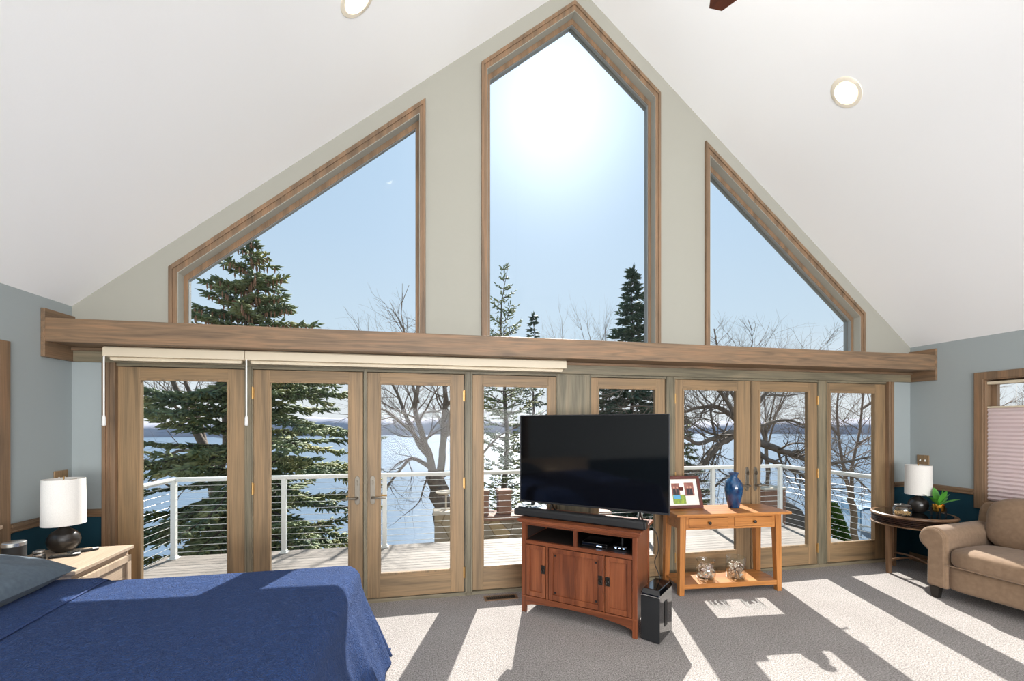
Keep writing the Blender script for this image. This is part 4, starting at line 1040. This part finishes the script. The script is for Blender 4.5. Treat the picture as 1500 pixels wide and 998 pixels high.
# bluff, lake, far shore
LZ = -6.45
vs = []; fs = []; xs = np.linspace(-60, 70, 66); ys = np.concatenate([np.linspace(4.2, 30, 27), [36, 44]])
rr = random.Random(2)
for x in xs:
    for y in ys:
        z = -2.1 - .0 * y if y < 6.5 else max(-7.4, -2.1 - (y - 6.5) * .36)
        vs.append((x, y, z + rr.uniform(-.12, .12)))
n = len(ys)
for i in range(len(xs) - 1):
    for j in range(n - 1): fs.append((i * n + j, (i + 1) * n + j, (i + 1) * n + j + 1, i * n + j + 1))
struct(MB().add(vs, fs).build('bluff', 'ground', smooth=80))
struct(MB().box(-900, 900, 15, 560, LZ - .2, LZ).build('lake', 'water'))
vs = []; fs = []; N = 260; rr = random.Random(11)
h = 0
for i in range(N):
    x = -520 + 1200 * i / (N - 1); y = 300 + 40 * sin(x * .008 + 1) + 12 * sin(x * .03); hh = 9.5 + 2.2 * sin(x * .013 + 2) + 1.2 * sin(x * .05) + rr.uniform(-.7, .7)
    vs += [(x, y, LZ - .3), (x, y + 1, LZ + hh * .55), (x, y + 8, LZ + hh), (x, y + 60, LZ + hh * 1.15)]
for i in range(N - 1):
    for q in range(3): a = i * 4 + q; fs.append((a, a + 4, a + 5, a + 1))
struct(MB().add(vs, fs).build('far_shore', 'hills', smooth=80))

# stone wall and piers below the deck
e = thing('stone_wall', 'low field stone wall with brown board cap beyond the railing', 'garden wall', (1.0, 8.0, -2.3))
MB().box(-.1, 2.6, 0, .45, 0, 1.98).build('stonework', 'stone', e, bevel=.03)
MB().box(-.16, 2.66, -.08, .53, 1.98, 2.06).build('cap', 'capstone', e, bevel=.008)
def pier(x, y, z0, z1, w, label, capmat='capstone', body='capstone'):
    e = thing('deck_pier', label, 'pier', (x, y, z0)); h = z1 - z0
    MB().box(-w / 2, w / 2, -w / 2, w / 2, 0, h - .04).build('shaft', body, e, bevel=.008)
    MB().hexa([(-w / 2 - .03, -w / 2 - .03, h - .04), (w / 2 + .03, -w / 2 - .03, h - .04), (w / 2 + .03, w / 2 + .03, h - .04), (-w / 2 - .03, w / 2 + .03, h - .04)], [(-w / 2 - .01, -w / 2 - .01, h), (w / 2 + .01, -w / 2 - .01, h), (w / 2 + .01, w / 2 + .01, h), (-w / 2 - .01, w / 2 + .01, h)]).build('cap', capmat, e)
    return e
pier(1.46, 8.22, -.239, .24, .26, 'brown square box post on the stone wall, left of the television')
pier(1.03, 8.22, -.239, .24, .22, 'brown square box post at the left end of the stone wall')
pier(.27, 8.1, -2.4, -.10, .38, 'tall field stone pier with pale cap seen through the second glass door', 'cream_stone', 'stone')
e = thing('garden_table', 'small pale pedestal table standing on the stone pier beyond the railing', 'table', (.30, 8.1, -.099))
MB().lathe([(0, 0), (.09, 0), (.09, .02), (.02, .035), (.018, .30), (.03, .32), (0, .32)], 20).build('pedestal', 'cream_stone', e, smooth=40)
MB().lathe([(0, .32), (.19, .32), (.2, .33), (.2, .35), (0, .355)], 32).build('table_top', 'cream_stone', e, smooth=40)
pier(7.62, 8.25, -2.4, .12, .56, 'pinkish brown square pier beyond the right double doors', 'cream_stone', 'capstone')
e = thing('stone_wall', 'dark sloping stone wall running down from the square pier at the right', 'garden wall', (7.92, 8.2, -2.4))
MB().prism([(0, 0), (.85, 0), (.72, 1.55), (.45, 2.0), (0, 2.22)], -.2, .2, 'y').build('stonework', pbr('dark_stone', (104, 96, 90), .9, noise=(5, .2, (78, 72, 68)), bump=(8, .8)), e, bevel=.03)

# boat lift canopy and dock
BXp, BYp = 29.5, 23.6
e = thing('boat_lift', 'boat lift with a slate blue canopy standing in the lake, far right', 'boat lift', (BXp, BYp, LZ), radians(-38))
cp = [(0, 0), (0, .95), (.25, 1.12), (1.25, 1.3), (2.25, 1.12), (2.5, .95), (2.5, 0), (2.44, 0), (2.44, .9), (1.25, 1.22), (.06, .9), (.06, 0)]
MB().prism([(x, z + 1.05) for x, z in cp], 0, 5.2, 'y').build('canopy', 'canopy_blue', e, smooth=30)
for x in (.05, 2.45):
    for y in (.1, 5.1): MB().tube([(x, y, -1), (x, y, 1.2)], .045, 8).build('pole', 'chrome', e)
MB().box(-.05, 2.55, 0, .08, .82, .92).build('frame', 'chrome', e)
e = thing('dock', 'grey boat dock reaching into the lake, low at the far right pane', 'dock', (BXp + .5, BYp - 5.2, LZ), radians(-38))
MB().box(-1.5, 3.0, 0, 1.2, .35, .47).build('decking', 'deck', e)
for x in (-1.3, .8, 2.8):
    for y in (.08, 1.1): MB().tube([(x, y, -1), (x, y, .6)], .04, 8).build('pile', 'bark', e)

# ------------------------------------------------------------------ trees
FPX, TH, HY = 605.0, radians(11.2), 622.0
def at(px, dep):        # ground position in the place for a bearing and a distance
    xc = (px - 750) / FPX * dep; return (xc * cos(TH) + dep * sin(TH), dep * cos(TH) - xc * sin(TH))
def zat(py, dep): return 1.55 + (HY - py) / FPX * dep

def conifer(label, px, dep, top, base, slope, maxr, seed, dens=1.0, leafmat='spruce', tuft=.16, droop=.25, trunk_r=.14, upsweep=False, cones=False, group=None, nwh=None, thick=.016, bare_below=None):
    rr = random.Random(seed); x0, y0 = at(px, dep); H = top - base
    e = thing('spruce_tree', label, 'tree', (x0, y0, base), 0, group)
    tp = [(rr.uniform(-.02, .02) * k, rr.uniform(-.02, .02) * k, H * k / 10) for k in range(11)]
    MB().tube(tp, [trunk_r * (1 - k / 10.3) for k in range(11)], 10).build('trunk', 'bark_dark', e, smooth=60)
    br = MB(); P = []; D = []; S = []
    nw = nwh or int(H / .27); conepts = []
    for w in range(nw):
        t = (w + .5) / nw; z = H * t
        if bare_below and z < bare_below: continue
        R_ = min(maxr, (H - z) * slope + .08)
        nb = max(3, int((6 + rr.random() * 2) * (1 if R_ > .5 else .8) * min(1, dens + .15)))
        a0 = rr.uniform(0, 6.28)
        for b in range(nb):
            az = a0 + b * 2 * pi / nb + rr.uniform(-.25, .25); L = R_ * rr.uniform(.72, 1.12); zz = z + rr.uniform(-.2, .2)
            up = rr.uniform(.05, .25) if t > .75 or upsweep else rr.uniform(-.28, .26)
            pts = []; m = 7
            for i in range(m + 1):
                s = i / m; r = L * s; dz = L * (up * s - droop * s * s * (0 if upsweep else 1) + (.16 * s ** 3 if not upsweep else .35 * s * s))
                wob = .08 * L * sin(s * 5 + b) ; pts.append(Vector((r * cos(az) - wob * sin(az) * s, r * sin(az) + wob * cos(az) * s, zz + dz)))
            br.tube(pts, [max(.004, .012 + .016 * L * (1 - s / m) * .9) * (1 - .75 * s / m) for s in range(m + 1)], 5)
            ns = max(3, int(L / .11 * dens))
            for k in range(ns):
                s = .12 + .88 * (k + rr.random() * .6) / ns; f = s * m; i = min(m - 1, int(f)); p = pts[i].lerp(pts[i + 1], f - i); d = (pts[i + 1] - pts[i]).normalized()
                side = Vector((-sin(az), cos(az), 0)); tl_ = (.34 * (1 - .6 * s) * min(1, L) + .06)
                for sg in (-1, 1):
                    dd = (d * rr.uniform(.6, 1.0) + side * sg * rr.uniform(.5, 1.1) + Vector((0, 0, rr.uniform(-.35, .12)))).normalized()
                    q = max(1, int(tl_ / (tuft * .55)))
                    for g in range(q):
                        c = p + dd * (tl_ * (g + .1) / q)
                        for _ in range(2):
                            jd = (dd + Vector((rr.uniform(-.5, .5), rr.uniform(-.5, .5), rr.uniform(-.45, .45)))).normalized()
                            P.append(c); D.append(jd); S.append(tuft * rr.uniform(.7, 1.2))
                if cones and t > .70 and rr.random() < .95: conepts.append(p + Vector((rr.uniform(-.05, .05), rr.uniform(-.05, .05), -.03)))
            P.append(pts[-1]); D.append((pts[-1] - pts[-2]).normalized()); S.append(tuft)
    for k in range(10): P.append(Vector((0, 0, H - .05 * k))); D.append(Vector((rr.uniform(-.5, .5), rr.uniform(-.5, .5), 1)).normalized()); S.append(tuft)
    br.build('branches', 'bark_dark', e)
    P = np.array([tuple(p) for p in P]); D = np.array([tuple(p) for p in D]); S = np.array(S)[:, None]
    ref = np.where(np.abs(D[:, 2:3]) > .9, np.array([[1., 0, 0]]), np.array([[0., 0, 1.]])); A = np.cross(D, ref); A /= np.linalg.norm(A, axis=1)[:, None]; B = np.cross(A, D)
    w = S * thick / .1 if False else S * .17; mid = P + D * S * .38
    V = np.stack([P, mid + A * w, mid - A * w * .5 + B * w * .87, mid - A * w * .5 - B * w * .87, P + D * S], 1).reshape(-1, 3); n = len(P); o = np.arange(n) * 5
    F = np.concatenate([np.stack([o + a, o + b, o + c], 1) for a, b, c in ((0, 2, 1), (0, 3, 2), (0, 1, 3), (4, 1, 2), (4, 2, 3), (4, 3, 1))])
    me = bpy.data.meshes.new('foliage'); me.vertices.add(len(V)); me.vertices.foreach_set('co', V.ravel()); me.loops.add(len(F) * 3); me.loops.foreach_set('vertex_index', F.ravel().astype(np.int32))
    me.polygons.add(len(F)); me.polygons.foreach_set('loop_start', (np.arange(len(F)) * 3).astype(np.int32)); me.update(calc_edges=True); me.materials.append(M[leafmat])
    fo = bpy.data.objects.new('foliage', me); COL.objects.link(fo); fo.parent = e
    if conepts:
        mb = MB()
        for c in conepts: mb.tube([c, c + Vector((0, 0, -.06)), c + Vector((0, 0, -.14))], [.012, .022, .008], 5)
        o = mb.build('cones', 'cone', e, smooth=60); o['kind'] = 'stuff'
    return e
conifer('big dark spruce with brown cones seen through the left panes and the left upper window', 368, 10.5, zat(350, 10.5), -4.2, .62, 3.1, 21, dens=1.15, cones=True, droop=.22, tuft=.21)
conifer('sparse young spruce with upswept branches, in the lower left of the peaked window', 739, 15, zat(392, 15), -4.6, .30, 1.5, 5, dens=.55, upsweep=True, trunk_r=.15, tuft=.15, nwh=26)
conifer('narrow dense dark spruce in the lower right corner of the peaked window', 927, 24, zat(394, 24), -6.0, .30, 2.8, 9, dens=.9, leafmat='spruce_far', tuft=.38, trunk_r=.2, nwh=50)
conifer('small green spruce low beside the television, in the pane behind the picture frame', 1000, 17, zat(606, 17), -4.8, .30, 1.2, 77, dens=.9, trunk_r=.1, tuft=.2)
conifer('tiny distant conifer tip right of the sparse spruce', 781, 40, zat(462, 40), -6.3, .16, 2.0, 31, dens=.3, leafmat='spruce_far', tuft=.5, trunk_r=.2, nwh=30)

def decid(label, name, px, dep, base, limbs, seed, mat='bark', levels=5, spread=.55, twig=.004, name_cat='tree', zmax=None, gnarl=.16, nside=3, loc_=None, shrinkL=.72):
    """limbs: list of (points, r0, r1) main limbs in local coordinates; finer branches grow from them"""
    rr = random.Random(seed); x0, y0 = loc_ if loc_ else at(px, dep)
    e = thing(name, label, 'tree', (x0, y0, base)); mb = MB(); fine = MB()
    def grow(p, d, L, r, lev):
        if L < .07 or r < .0012: return
        m = 5 if lev < 3 else 3; pts = [p]; dd = d.copy()
        for i in range(m):
            dd = (dd + Vector((rr.gauss(0, gnarl), rr.gauss(0, gnarl), rr.gauss(.03, gnarl * .9)))).normalized()
            if zmax is not None and pts[-1].z + base > zmax and dd.z > 0: return
            pts.append(pts[-1] + dd * L / m)
        rs = [r * (1 - .5 * i / m) for i in range(m + 1)]
        (mb if lev < 3 else fine).tube(pts, rs, 6 if lev < 2 else (4 if lev < 3 else 3), cap=False)
        if lev >= levels: return
        for _ in range(nside):
            i = rr.randint(1, m); ax = Vector((rr.gauss(0, 1), rr.gauss(0, 1), rr.gauss(0, 1))).cross(dd)
            if ax.length < 1e-3: continue
            nd = (dd + ax.normalized() * rr.uniform(spread * .6, spread * 1.6)).normalized()
            grow(pts[i], nd, L * rr.uniform(shrinkL * .75, shrinkL * 1.1), rs[i] * rr.uniform(.5, .68), lev + 1)
        grow(pts[-1], dd, L * shrinkL, rs[-1] * .9, lev + 1)
    for pts, r0, r1, kids, kl in limbs:
        sp = smoothpts(pts, 4); n = len(sp); rs = [r0 + (r1 - r0) * (i / (n - 1)) ** .8 for i in range(n)]
        sp = [p + Vector((rr.uniform(-.5, .5) * rs[i] * .5, rr.uniform(-.5, .5) * rs[i] * .5, rr.uniform(-.5, .5) * rs[i] * .5)) for i, p in enumerate(sp)]
        mb.tube(sp, rs, 10)
        for k in range(kids):
            f = (.25 + .75 * (k + rr.random()) / kids) if kids else 0; i = min(n - 2, int(f * (n - 1))); d = (sp[i + 1] - sp[i]).normalized()
            ax = Vector((rr.gauss(0, 1), rr.gauss(0, .8), rr.gauss(.2, 1))).cross(d)
            if ax.length < 1e-3: continue
            nd = (d * .6 + ax.normalized() * rr.uniform(.6, 1.1)).normalized(); grow(sp[i], nd, kl * rr.uniform(.7, 1.2), rs[i] * rr.uniform(.28, .45), 2)
        if kids: grow(sp[-1], (sp[-1] - sp[-2]).normalized(), kl, rs[-1] * .95, 2)
    mb.build('trunk_and_limbs', mat, e, smooth=60)
    if fine.v: fine.build('twigs', mat, e, smooth=60)
    return e

def L3(px, dep, base, pts):   # limb waypoints given as bearings / heights / distance offsets round the tree's place
    x0, y0 = at(px, dep); out = []
    for qx, qy, dd in pts:
        d = dep + dd; X, Y = at(qx, d); out.append((X - x0, Y - y0, zat(qy, d) - base))
    return out
# two-stemmed bare oak behind the second glass door
bB = -3.6
def LB(p): return L3(652, 9.6, bB, p)
decid('big bare oak with forked trunk seen through the second glass door from the left', 'oak_tree', 652, 9.6, bB, [
    (LB([(660, 850, 0), (656, 790, 0), (648, 745, 0), (640, 710, 0), (634, 690, 0)]), 0.270, 0.187, 0, 0),
    (LB([(636, 700, 0), (626, 660, 0), (616, 630, -.2), (608, 596, -.3), (612, 560, -.3), (604, 520, -.4)]), 0.105, 0.025, 13, .9),
    (LB([(630, 672, 0), (612, 648, .2), (596, 612, .5), (582, 578, .8), (566, 548, 1.0), (548, 520, 1)]), 0.074, 0.015, 13, .8),
    (LB([(640, 705, 0), (648, 670, .2), (650, 620, .3), (652, 570, .3), (646, 520, .2), (650, 480, .2)]), 0.112, 0.025, 13, .9),
    (LB([(652, 640, .2), (662, 600, 0), (664, 560, -.2), (676, 520, -.3)]), 0.056, 0.015, 7, .8),
    (LB([(630, 685, 0), (604, 672, -.4), (585, 690, -.7), (566, 715, -.9), (552, 738, -1.)]), 0.056, 0.010, 13, .6),
    (LB([(622, 655, 0), (600, 630, -.3), (578, 612, -.5), (560, 600, -.6), (540, 604, -.7)]), 0.056, 0.012, 12, .7),
    (LB([(640, 700, 0), (668, 690, .4), (700, 672, .8), (730, 640, 1.0), (768, 620, 1.2)]), 0.062, 0.015, 12, .9),
    (LB([(650, 600, .2), (690, 560, .6), (730, 545, .9), (780, 560, 1.2)]), 0.043, 0.010, 12, .9),
    (LB([(632, 690, 0), (622, 710, -.3), (614, 735, -.4), (598, 750, -.5)]), 0.031, 0.006, 9, .45),
    (LB([(612, 590, -.3), (600, 545, -.2), (594, 505, -.2), (590, 480, -.2)]), .045, .015, 9, .5),
], 17, levels=5, zmax=4.35, nside=3)
# great oak with level limbs behind the right double doors
bE = -3.9
def LE(p): return L3(1098, 11.5, bE, p)
decid('huge bare oak with thick level limbs spreading behind the right double doors', 'oak_tree', 1098, 11.5, bE, [
    (LE([(1092, 880, 0), (1094, 790, 0), (1096, 730, 0), (1098, 680, 0), (1100, 640, 0)]), 0.378, 0.255, 0, 0),
    (LE([(1096, 660, 0), (1076, 640, -.2), (1050, 655, -.5), (1030, 682, -.7), (1006, 700, -.8), (984, 706, -.8)]), 0.124, 0.030, 16, .8),
    (LE([(1098, 650, 0), (1076, 634, -.3), (1048, 642, -.6), (1022, 650, -.9), (1000, 640, -1), (970, 646, -1)]), 0.105, 0.025, 16, .9),
    (LE([(1098, 640, 0), (1072, 610, .2), (1046, 596, .3), (1020, 598, .4), (1000, 604, .5), (970, 598, .5)]), 0.093, 0.025, 18, .9),
    (LE([(1078, 612, 0), (1064, 580, 0), (1078, 556, 0), (1096, 536, 0)]), 0.056, 0.015, 14, .8),
    (LE([(1050, 648, 0), (1044, 620, 0), (1042, 600, .1), (1056, 575, .2), (1070, 545, .3)]), 0.043, 0.012, 14, .8),
    (LE([(1100, 645, 0), (1124, 652, -.2), (1150, 662, -.4), (1176, 672, -.6), (1204, 680, -.8), (1240, 676, -1)]), 0.130, 0.030, 18, .9),
    (LE([(1100, 655, 0), (1120, 670, -.5), (1145, 682, -.8), (1172, 694, -1.0), (1196, 712, -1.2), (1230, 716, -1.3)]), 0.081, 0.015, 16, .8),
    (LE([(1098, 630, 0), (1128, 620, .4), (1156, 616, .6), (1180, 622, .8), (1210, 610, 1)]), 0.062, 0.015, 18, .9),
    (LE([(1098, 640, 0), (1112, 590, .2), (1140, 560, .3), (1170, 545, .4), (1200, 530, .5)]), 0.074, 0.020, 18, .9),
    (LE([(1098, 640, 0), (1090, 590, 0), (1084, 550, 0), (1100, 510, .1)]), 0.074, 0.020, 14, .9),
    (LE([(1088, 690, 0), (1060, 702, -.4), (1032, 726, -.6), (1004, 732, -.8)]), 0.050, 0.010, 16, .6),
    (LE([(1104, 700, 0), (1124, 716, -.4), (1152, 728, -.6), (1180, 742, -.8)]), 0.031, 0.007, 16, .6),
    (LE([(1098, 640, 0), (1040, 560, -.5), (980, 560, -.8), (920, 570, -1)]), 0.062, 0.015, 18, .9),
    (LE([(1078, 590, 0), (1060, 545, .2), (1050, 505, .3), (1046, 482, .3)]), .05, .015, 12, .5),
], 29, levels=5, zmax=4.6, gnarl=.2, nside=3)
# twin-stemmed young tree in the rightmost pane
bF = -4.6
def LF(p): return L3(1252, 13, bF, p)
decid('slim twin-stemmed bare tree in the rightmost glass panel', 'young_tree', 1252, 13, bF, [
    (LF([(1256, 850, 0), (1252, 790, 0), (1249, 750, 0), (1245, 722, 0)]), .10, .09, 0, 0),
    (LF([(1247, 726, 0), (1240, 705, 0), (1236, 685, 0), (1230, 650, .1), (1226, 600, .2), (1230, 560, .2)]), .062, .022, 19, 1.0),
    (LF([(1247, 724, 0), (1248, 700, 0), (1248, 680, 0), (1258, 640, .1), (1262, 600, .1), (1266, 550, .1)]), .062, .022, 19, 1.0),
    (LF([(1240, 705, 0), (1222, 692, -.3), (1206, 680, -.4)]), .04, .015, 8, .8),
    (LF([(1248, 695, 0), (1262, 708, -.3), (1276, 722, -.4), (1296, 740, -.5)]), .04, .012, 11, .7),
    (LF([(1258, 650, 0), (1275, 640, .2), (1300, 630, .3)]), .045, .015, 11, .9),
    (LF([(1262, 600, .1), (1288, 580, .2), (1310, 556, .3)]), .045, .015, 11, .9),
    (LF([(1230, 640, 0), (1210, 615, .2), (1194, 590, .3)]), .045, .015, 11, .9),
], 41, 'bark_birch', levels=5, zmax=4.0, nside=3)
# leaning bare tree at far left
bA = -3.4
def LA(p): return L3(300, 12.5, bA, p)
decid('bare tree with leaning stems behind the big spruce in the leftmost pane', 'bare_tree', 300, 12.5, bA, [
    (LA([(322, 830, 0), (318, 740, 0), (310, 690, 0), (296, 650, 0)]), .17, .14, 0, 0),
    (LA([(298, 655, 0), (280, 615, 0), (266, 585, 0), (252, 555, 0), (240, 520, 0)]), .12, .05, 8, 1.0),
    (LA([(302, 660, 0), (290, 610, .3), (274, 565, .4), (262, 530, .5)]), .10, .04, 7, 1.0),
    (LA([(282, 620, 0), (262, 600, -.3), (240, 588, -.5), (220, 585, -.6), (204, 570, -.6)]), .06, .02, 9, .8),
    (LA([(300, 665, 0), (262, 660, -.3), (232, 680, -.5), (206, 672, -.6)]), .06, .02, 7, .8),
    (LA([(312, 700, 0), (262, 716, -.3), (230, 704, -.5), (200, 720, -.6)]), .05, .015, 7, .7),
    (LA([(316, 720, 0), (330, 660, 0), (330, 600, .1), (340, 540, .1)]), .13, .05, 7, .9),
    (LA([(330, 640, 0), (380, 560, .2), (430, 510, .4), (468, 482, .5)]), .07, .02, 12, .6),
], 53, levels=5, zmax=4.7, nside=3)
def smalltree(label, px, dep, toppx, seed, w, levels=5, base=-5.2, rad=.14, name='bare_tree'):
    zt = zat(toppx, dep); H = zt - base; rr = random.Random(seed)
    limbs = [([(0, 0, 0), (.1, 0, H * .3), (-.05, .05, H * .55)], rad, rad * .7, 0, 0)]
    for k in range(6):
        a = k * pi / 3 + rr.uniform(-.3, .3); limbs.append(([(0, 0, H * (.4 + .02 * k)), (w * .35 * cos(a), w * .35 * sin(a), H * .62), (w * .8 * cos(a), w * .8 * sin(a), H * rr.uniform(.76, .9))], rad * .5, rad * .14, 12, H * .085))
    return decid(label, name, px, dep, base, limbs, seed, 'bark_birch', levels=levels, nside=3, spread=.45, gnarl=.1)
smalltree('bare treetop low in the middle of the peaked window', 842, 24, 466, 63, 2.0)
smalltree('bare treetop just left of the narrow dark spruce', 882, 26, 456, 64, 1.6)
smalltree('bare treetop low in the right upper window, in its middle', 1122, 26, 492, 66, 2.0)
smalltree('bare tree seen over the pink pleated shade in the right-hand window', 1500, 13, 500, 67, 2.6, base=-2.6, rad=.2)
# shrub
sx, sy = at(1221, 10.1)
e = thing('evergreen_shrub', 'cone-shaped green shrub just outside the railing in the rightmost panel', 'shrub', (sx, sy, -2.6))
rr = random.Random(8); Hs = zat(744, 9.7) + 2.6
MB().tube([(0, 0, 0), (0, 0, Hs * .9)], [.05, .01], 8).build('stem', 'bark_dark', e)
vs = []; fs = []
for k in range(5200):
    t = rr.random() ** 1.3; z = Hs * t; r = (.42 * (1 - t ** 2.2) + .03) * sqrt(rr.uniform(.55, 1)); a = rr.uniform(0, 6.28); c = Vector((r * cos(a), r * sin(a), z)); d = Vector((cos(a) * .5 + rr.uniform(-.4, .4), sin(a) * .5 + rr.uniform(-.4, .4), rr.uniform(.2, 1))).normalized(); s = rr.uniform(.05, .1)
    s1 = d.cross(Vector((0, 0, 1))).normalized() * s * .3; s2 = d.cross(s1).normalized() * s * .3; o = len(vs); m_ = c + d * s * .4
    vs += [tuple(c), tuple(m_ + s1), tuple(m_ - s1 * .5 + s2), tuple(m_ - s1 * .5 - s2), tuple(c + d * s)]; fs += [(o, o + 2, o + 1), (o, o + 3, o + 2), (o, o + 1, o + 3), (o + 4, o + 1, o + 2), (o + 4, o + 2, o + 3), (o + 4, o + 3, o + 1)]
MB().add(vs, fs).build('foliage', 'shrub', e)

# ------------------------------------------------------------------ light
SUN_AZ, SUN_EL = radians(17.0), radians(38.0)
sd = Vector((sin(SUN_AZ) * cos(SUN_EL), cos(SUN_AZ) * cos(SUN_EL), sin(SUN_EL)))
sl_ = bpy.data.lights.new('sun', 'SUN'); sl_.energy = 11.5; sl_.angle = radians(.6); sl_.color = (1, .96, .90)
so = bpy.data.objects.new('sun', sl_); COL.objects.link(so); so.rotation_euler = (-sd).to_track_quat('-Z', 'Y').to_euler(); so.location = (6, 20, 16)
def area(name, loc_, rot, sx, sy, power, col=(1, 1, 1)):
    l = bpy.data.lights.new(name, 'AREA'); l.shape = 'RECTANGLE'; l.size = sx; l.size_y = sy; l.energy = power; l.color = col
    o = bpy.data.objects.new(name, l); COL.objects.link(o); o.location = loc_; o.rotation_euler = rot; return o
area('daylight_patio_window', (1.4, YB - .25, 1.1), (radians(110), 0, 0), 6.0, 2.0, 680, (.98, .99, 1))  # added fill light behind the low back opening
area('daylight_gable_window', (1.37, YB - .25, 3.6), (radians(90), 0, 0), 4.4, 2.4, 170, (.98, .99, 1))  # second added fill, behind the made-up gable opening
for cx, cy in CANS:
    l = bpy.data.lights.new('recessed_lamp', 'POINT'); l.energy = 1.2; l.shadow_soft_size = .04; l.color = (1, .86, .66)
    o = bpy.data.objects.new('recessed_lamp', l); COL.objects.link(o); o.location = (cx, cy, zc(cx) + .055)
l = bpy.data.lights.new('fan_uplight', 'AREA'); l.shape = 'DISK'; l.size = .5; l.energy = 38; l.color = (1, .97, .93)  # added upward fill for the ceiling, not a lamp of the fan
o = bpy.data.objects.new('fan_uplight', l); COL.objects.link(o); o.location = (FAN[0], FAN[1], FAN[2] + .30); o.rotation_euler = (pi, 0, 0)

# sky
w = bpy.data.worlds.new('sky'); SC.world = w; w.use_nodes = True; nt = w.node_tree; nt.nodes.clear()
def N_(t, **k):
    n = nt.nodes.new(t)
    for a, b in k.items(): setattr(n, a, b)
    return n
out = N_('ShaderNodeOutputWorld'); bg = N_('ShaderNodeBackground'); tc = N_('ShaderNodeTexCoord'); sep = N_('ShaderNodeSeparateXYZ')
nt.links.new(tc.outputs['Generated'], sep.inputs[0])
ramp = N_('ShaderNodeValToRGB'); nt.links.new(sep.outputs['Z'], ramp.inputs[0]); E_ = ramp.color_ramp.elements
E_[0].position = 0; E_[0].color = lin((236, 240, 243)); E_[1].position = 1; E_[1].color = lin((150, 190, 226))
for p, c in ((.08, (230, 238, 244)), (.2, (205, 225, 241)), (.4, (190, 215, 239)), (.62, (176, 206, 235))):
    q = E_.new(p); q.color = lin(c)
vd = N_('ShaderNodeVectorMath', operation='DOT_PRODUCT'); nrm = N_('ShaderNodeVectorMath', operation='NORMALIZE'); nt.links.new(tc.outputs['Generated'], nrm.inputs[0]); nt.links.new(nrm.outputs[0], vd.inputs[0]); vd.inputs[1].default_value = sd
mxm = N_('ShaderNodeMath', operation='MAXIMUM'); nt.links.new(vd.outputs['Value'], mxm.inputs[0]); mxm.inputs[1].default_value = 0
def powr(e, k):
    a = N_('ShaderNodeMath', operation='POWER'); nt.links.new(mxm.outputs[0], a.inputs[0]); a.inputs[1].default_value = e
    b = N_('ShaderNodeMath', operation='MULTIPLY'); nt.links.new(a.outputs[0], b.inputs[0]); b.inputs[1].default_value = k; return b.outputs[0]
ad = N_('ShaderNodeMath', operation='ADD'); nt.links.new(powr(90, .6), ad.inputs[0]); nt.links.new(powr(14, .15), ad.inputs[1])
ad2 = N_('ShaderNodeMath', operation='ADD'); nt.links.new(ad.outputs[0], ad2.inputs[0]); nt.links.new(powr(2000, 6), ad2.inputs[1])
cm = N_('ShaderNodeCombineColor'); [nt.links.new(ad2.outputs[0], cm.inputs[i]) for i in range(3)]
addc = N_('ShaderNodeMix', data_type='RGBA', blend_type='ADD'); addc.inputs[0].default_value = 1; nt.links.new(ramp.outputs[0], addc.inputs[6]); nt.links.new(cm.outputs[0], addc.inputs[7])
nt.links.new(addc.outputs[2], bg.inputs[0]); bg.inputs[1].default_value = 1.0; nt.links.new(bg.outputs[0], out.inputs[0])

# ------------------------------------------------------------------ camera and view
cam = bpy.data.cameras.new('camera'); cam.sensor_width = 36; cam.lens = 605 / 1500 * 36; cam.shift_y = (622 - 499) / 1500; cam.clip_end = 2000; cam.clip_start = .05
co = bpy.data.objects.new('camera', cam); COL.objects.link(co); co.location = (0, 0, 1.55); co.rotation_euler = (radians(90), 0, -TH); SC.camera = co
SC.view_settings.view_transform = 'Standard'; SC.view_settings.look = 'None'; SC.view_settings.gamma = 1; SC.view_settings.use_curve_mapping = False; SC.view_settings.exposure = 0
SC.cycles.max_bounces = 10; SC.cycles.diffuse_bounces = 5; SC.cycles.transparent_max_bounces = 24; SC.cycles.sample_clamp_indirect = 4; SC.cycles.use_denoising = True
SC.cycles.caustics_reflective = False; SC.cycles.caustics_refractive = False
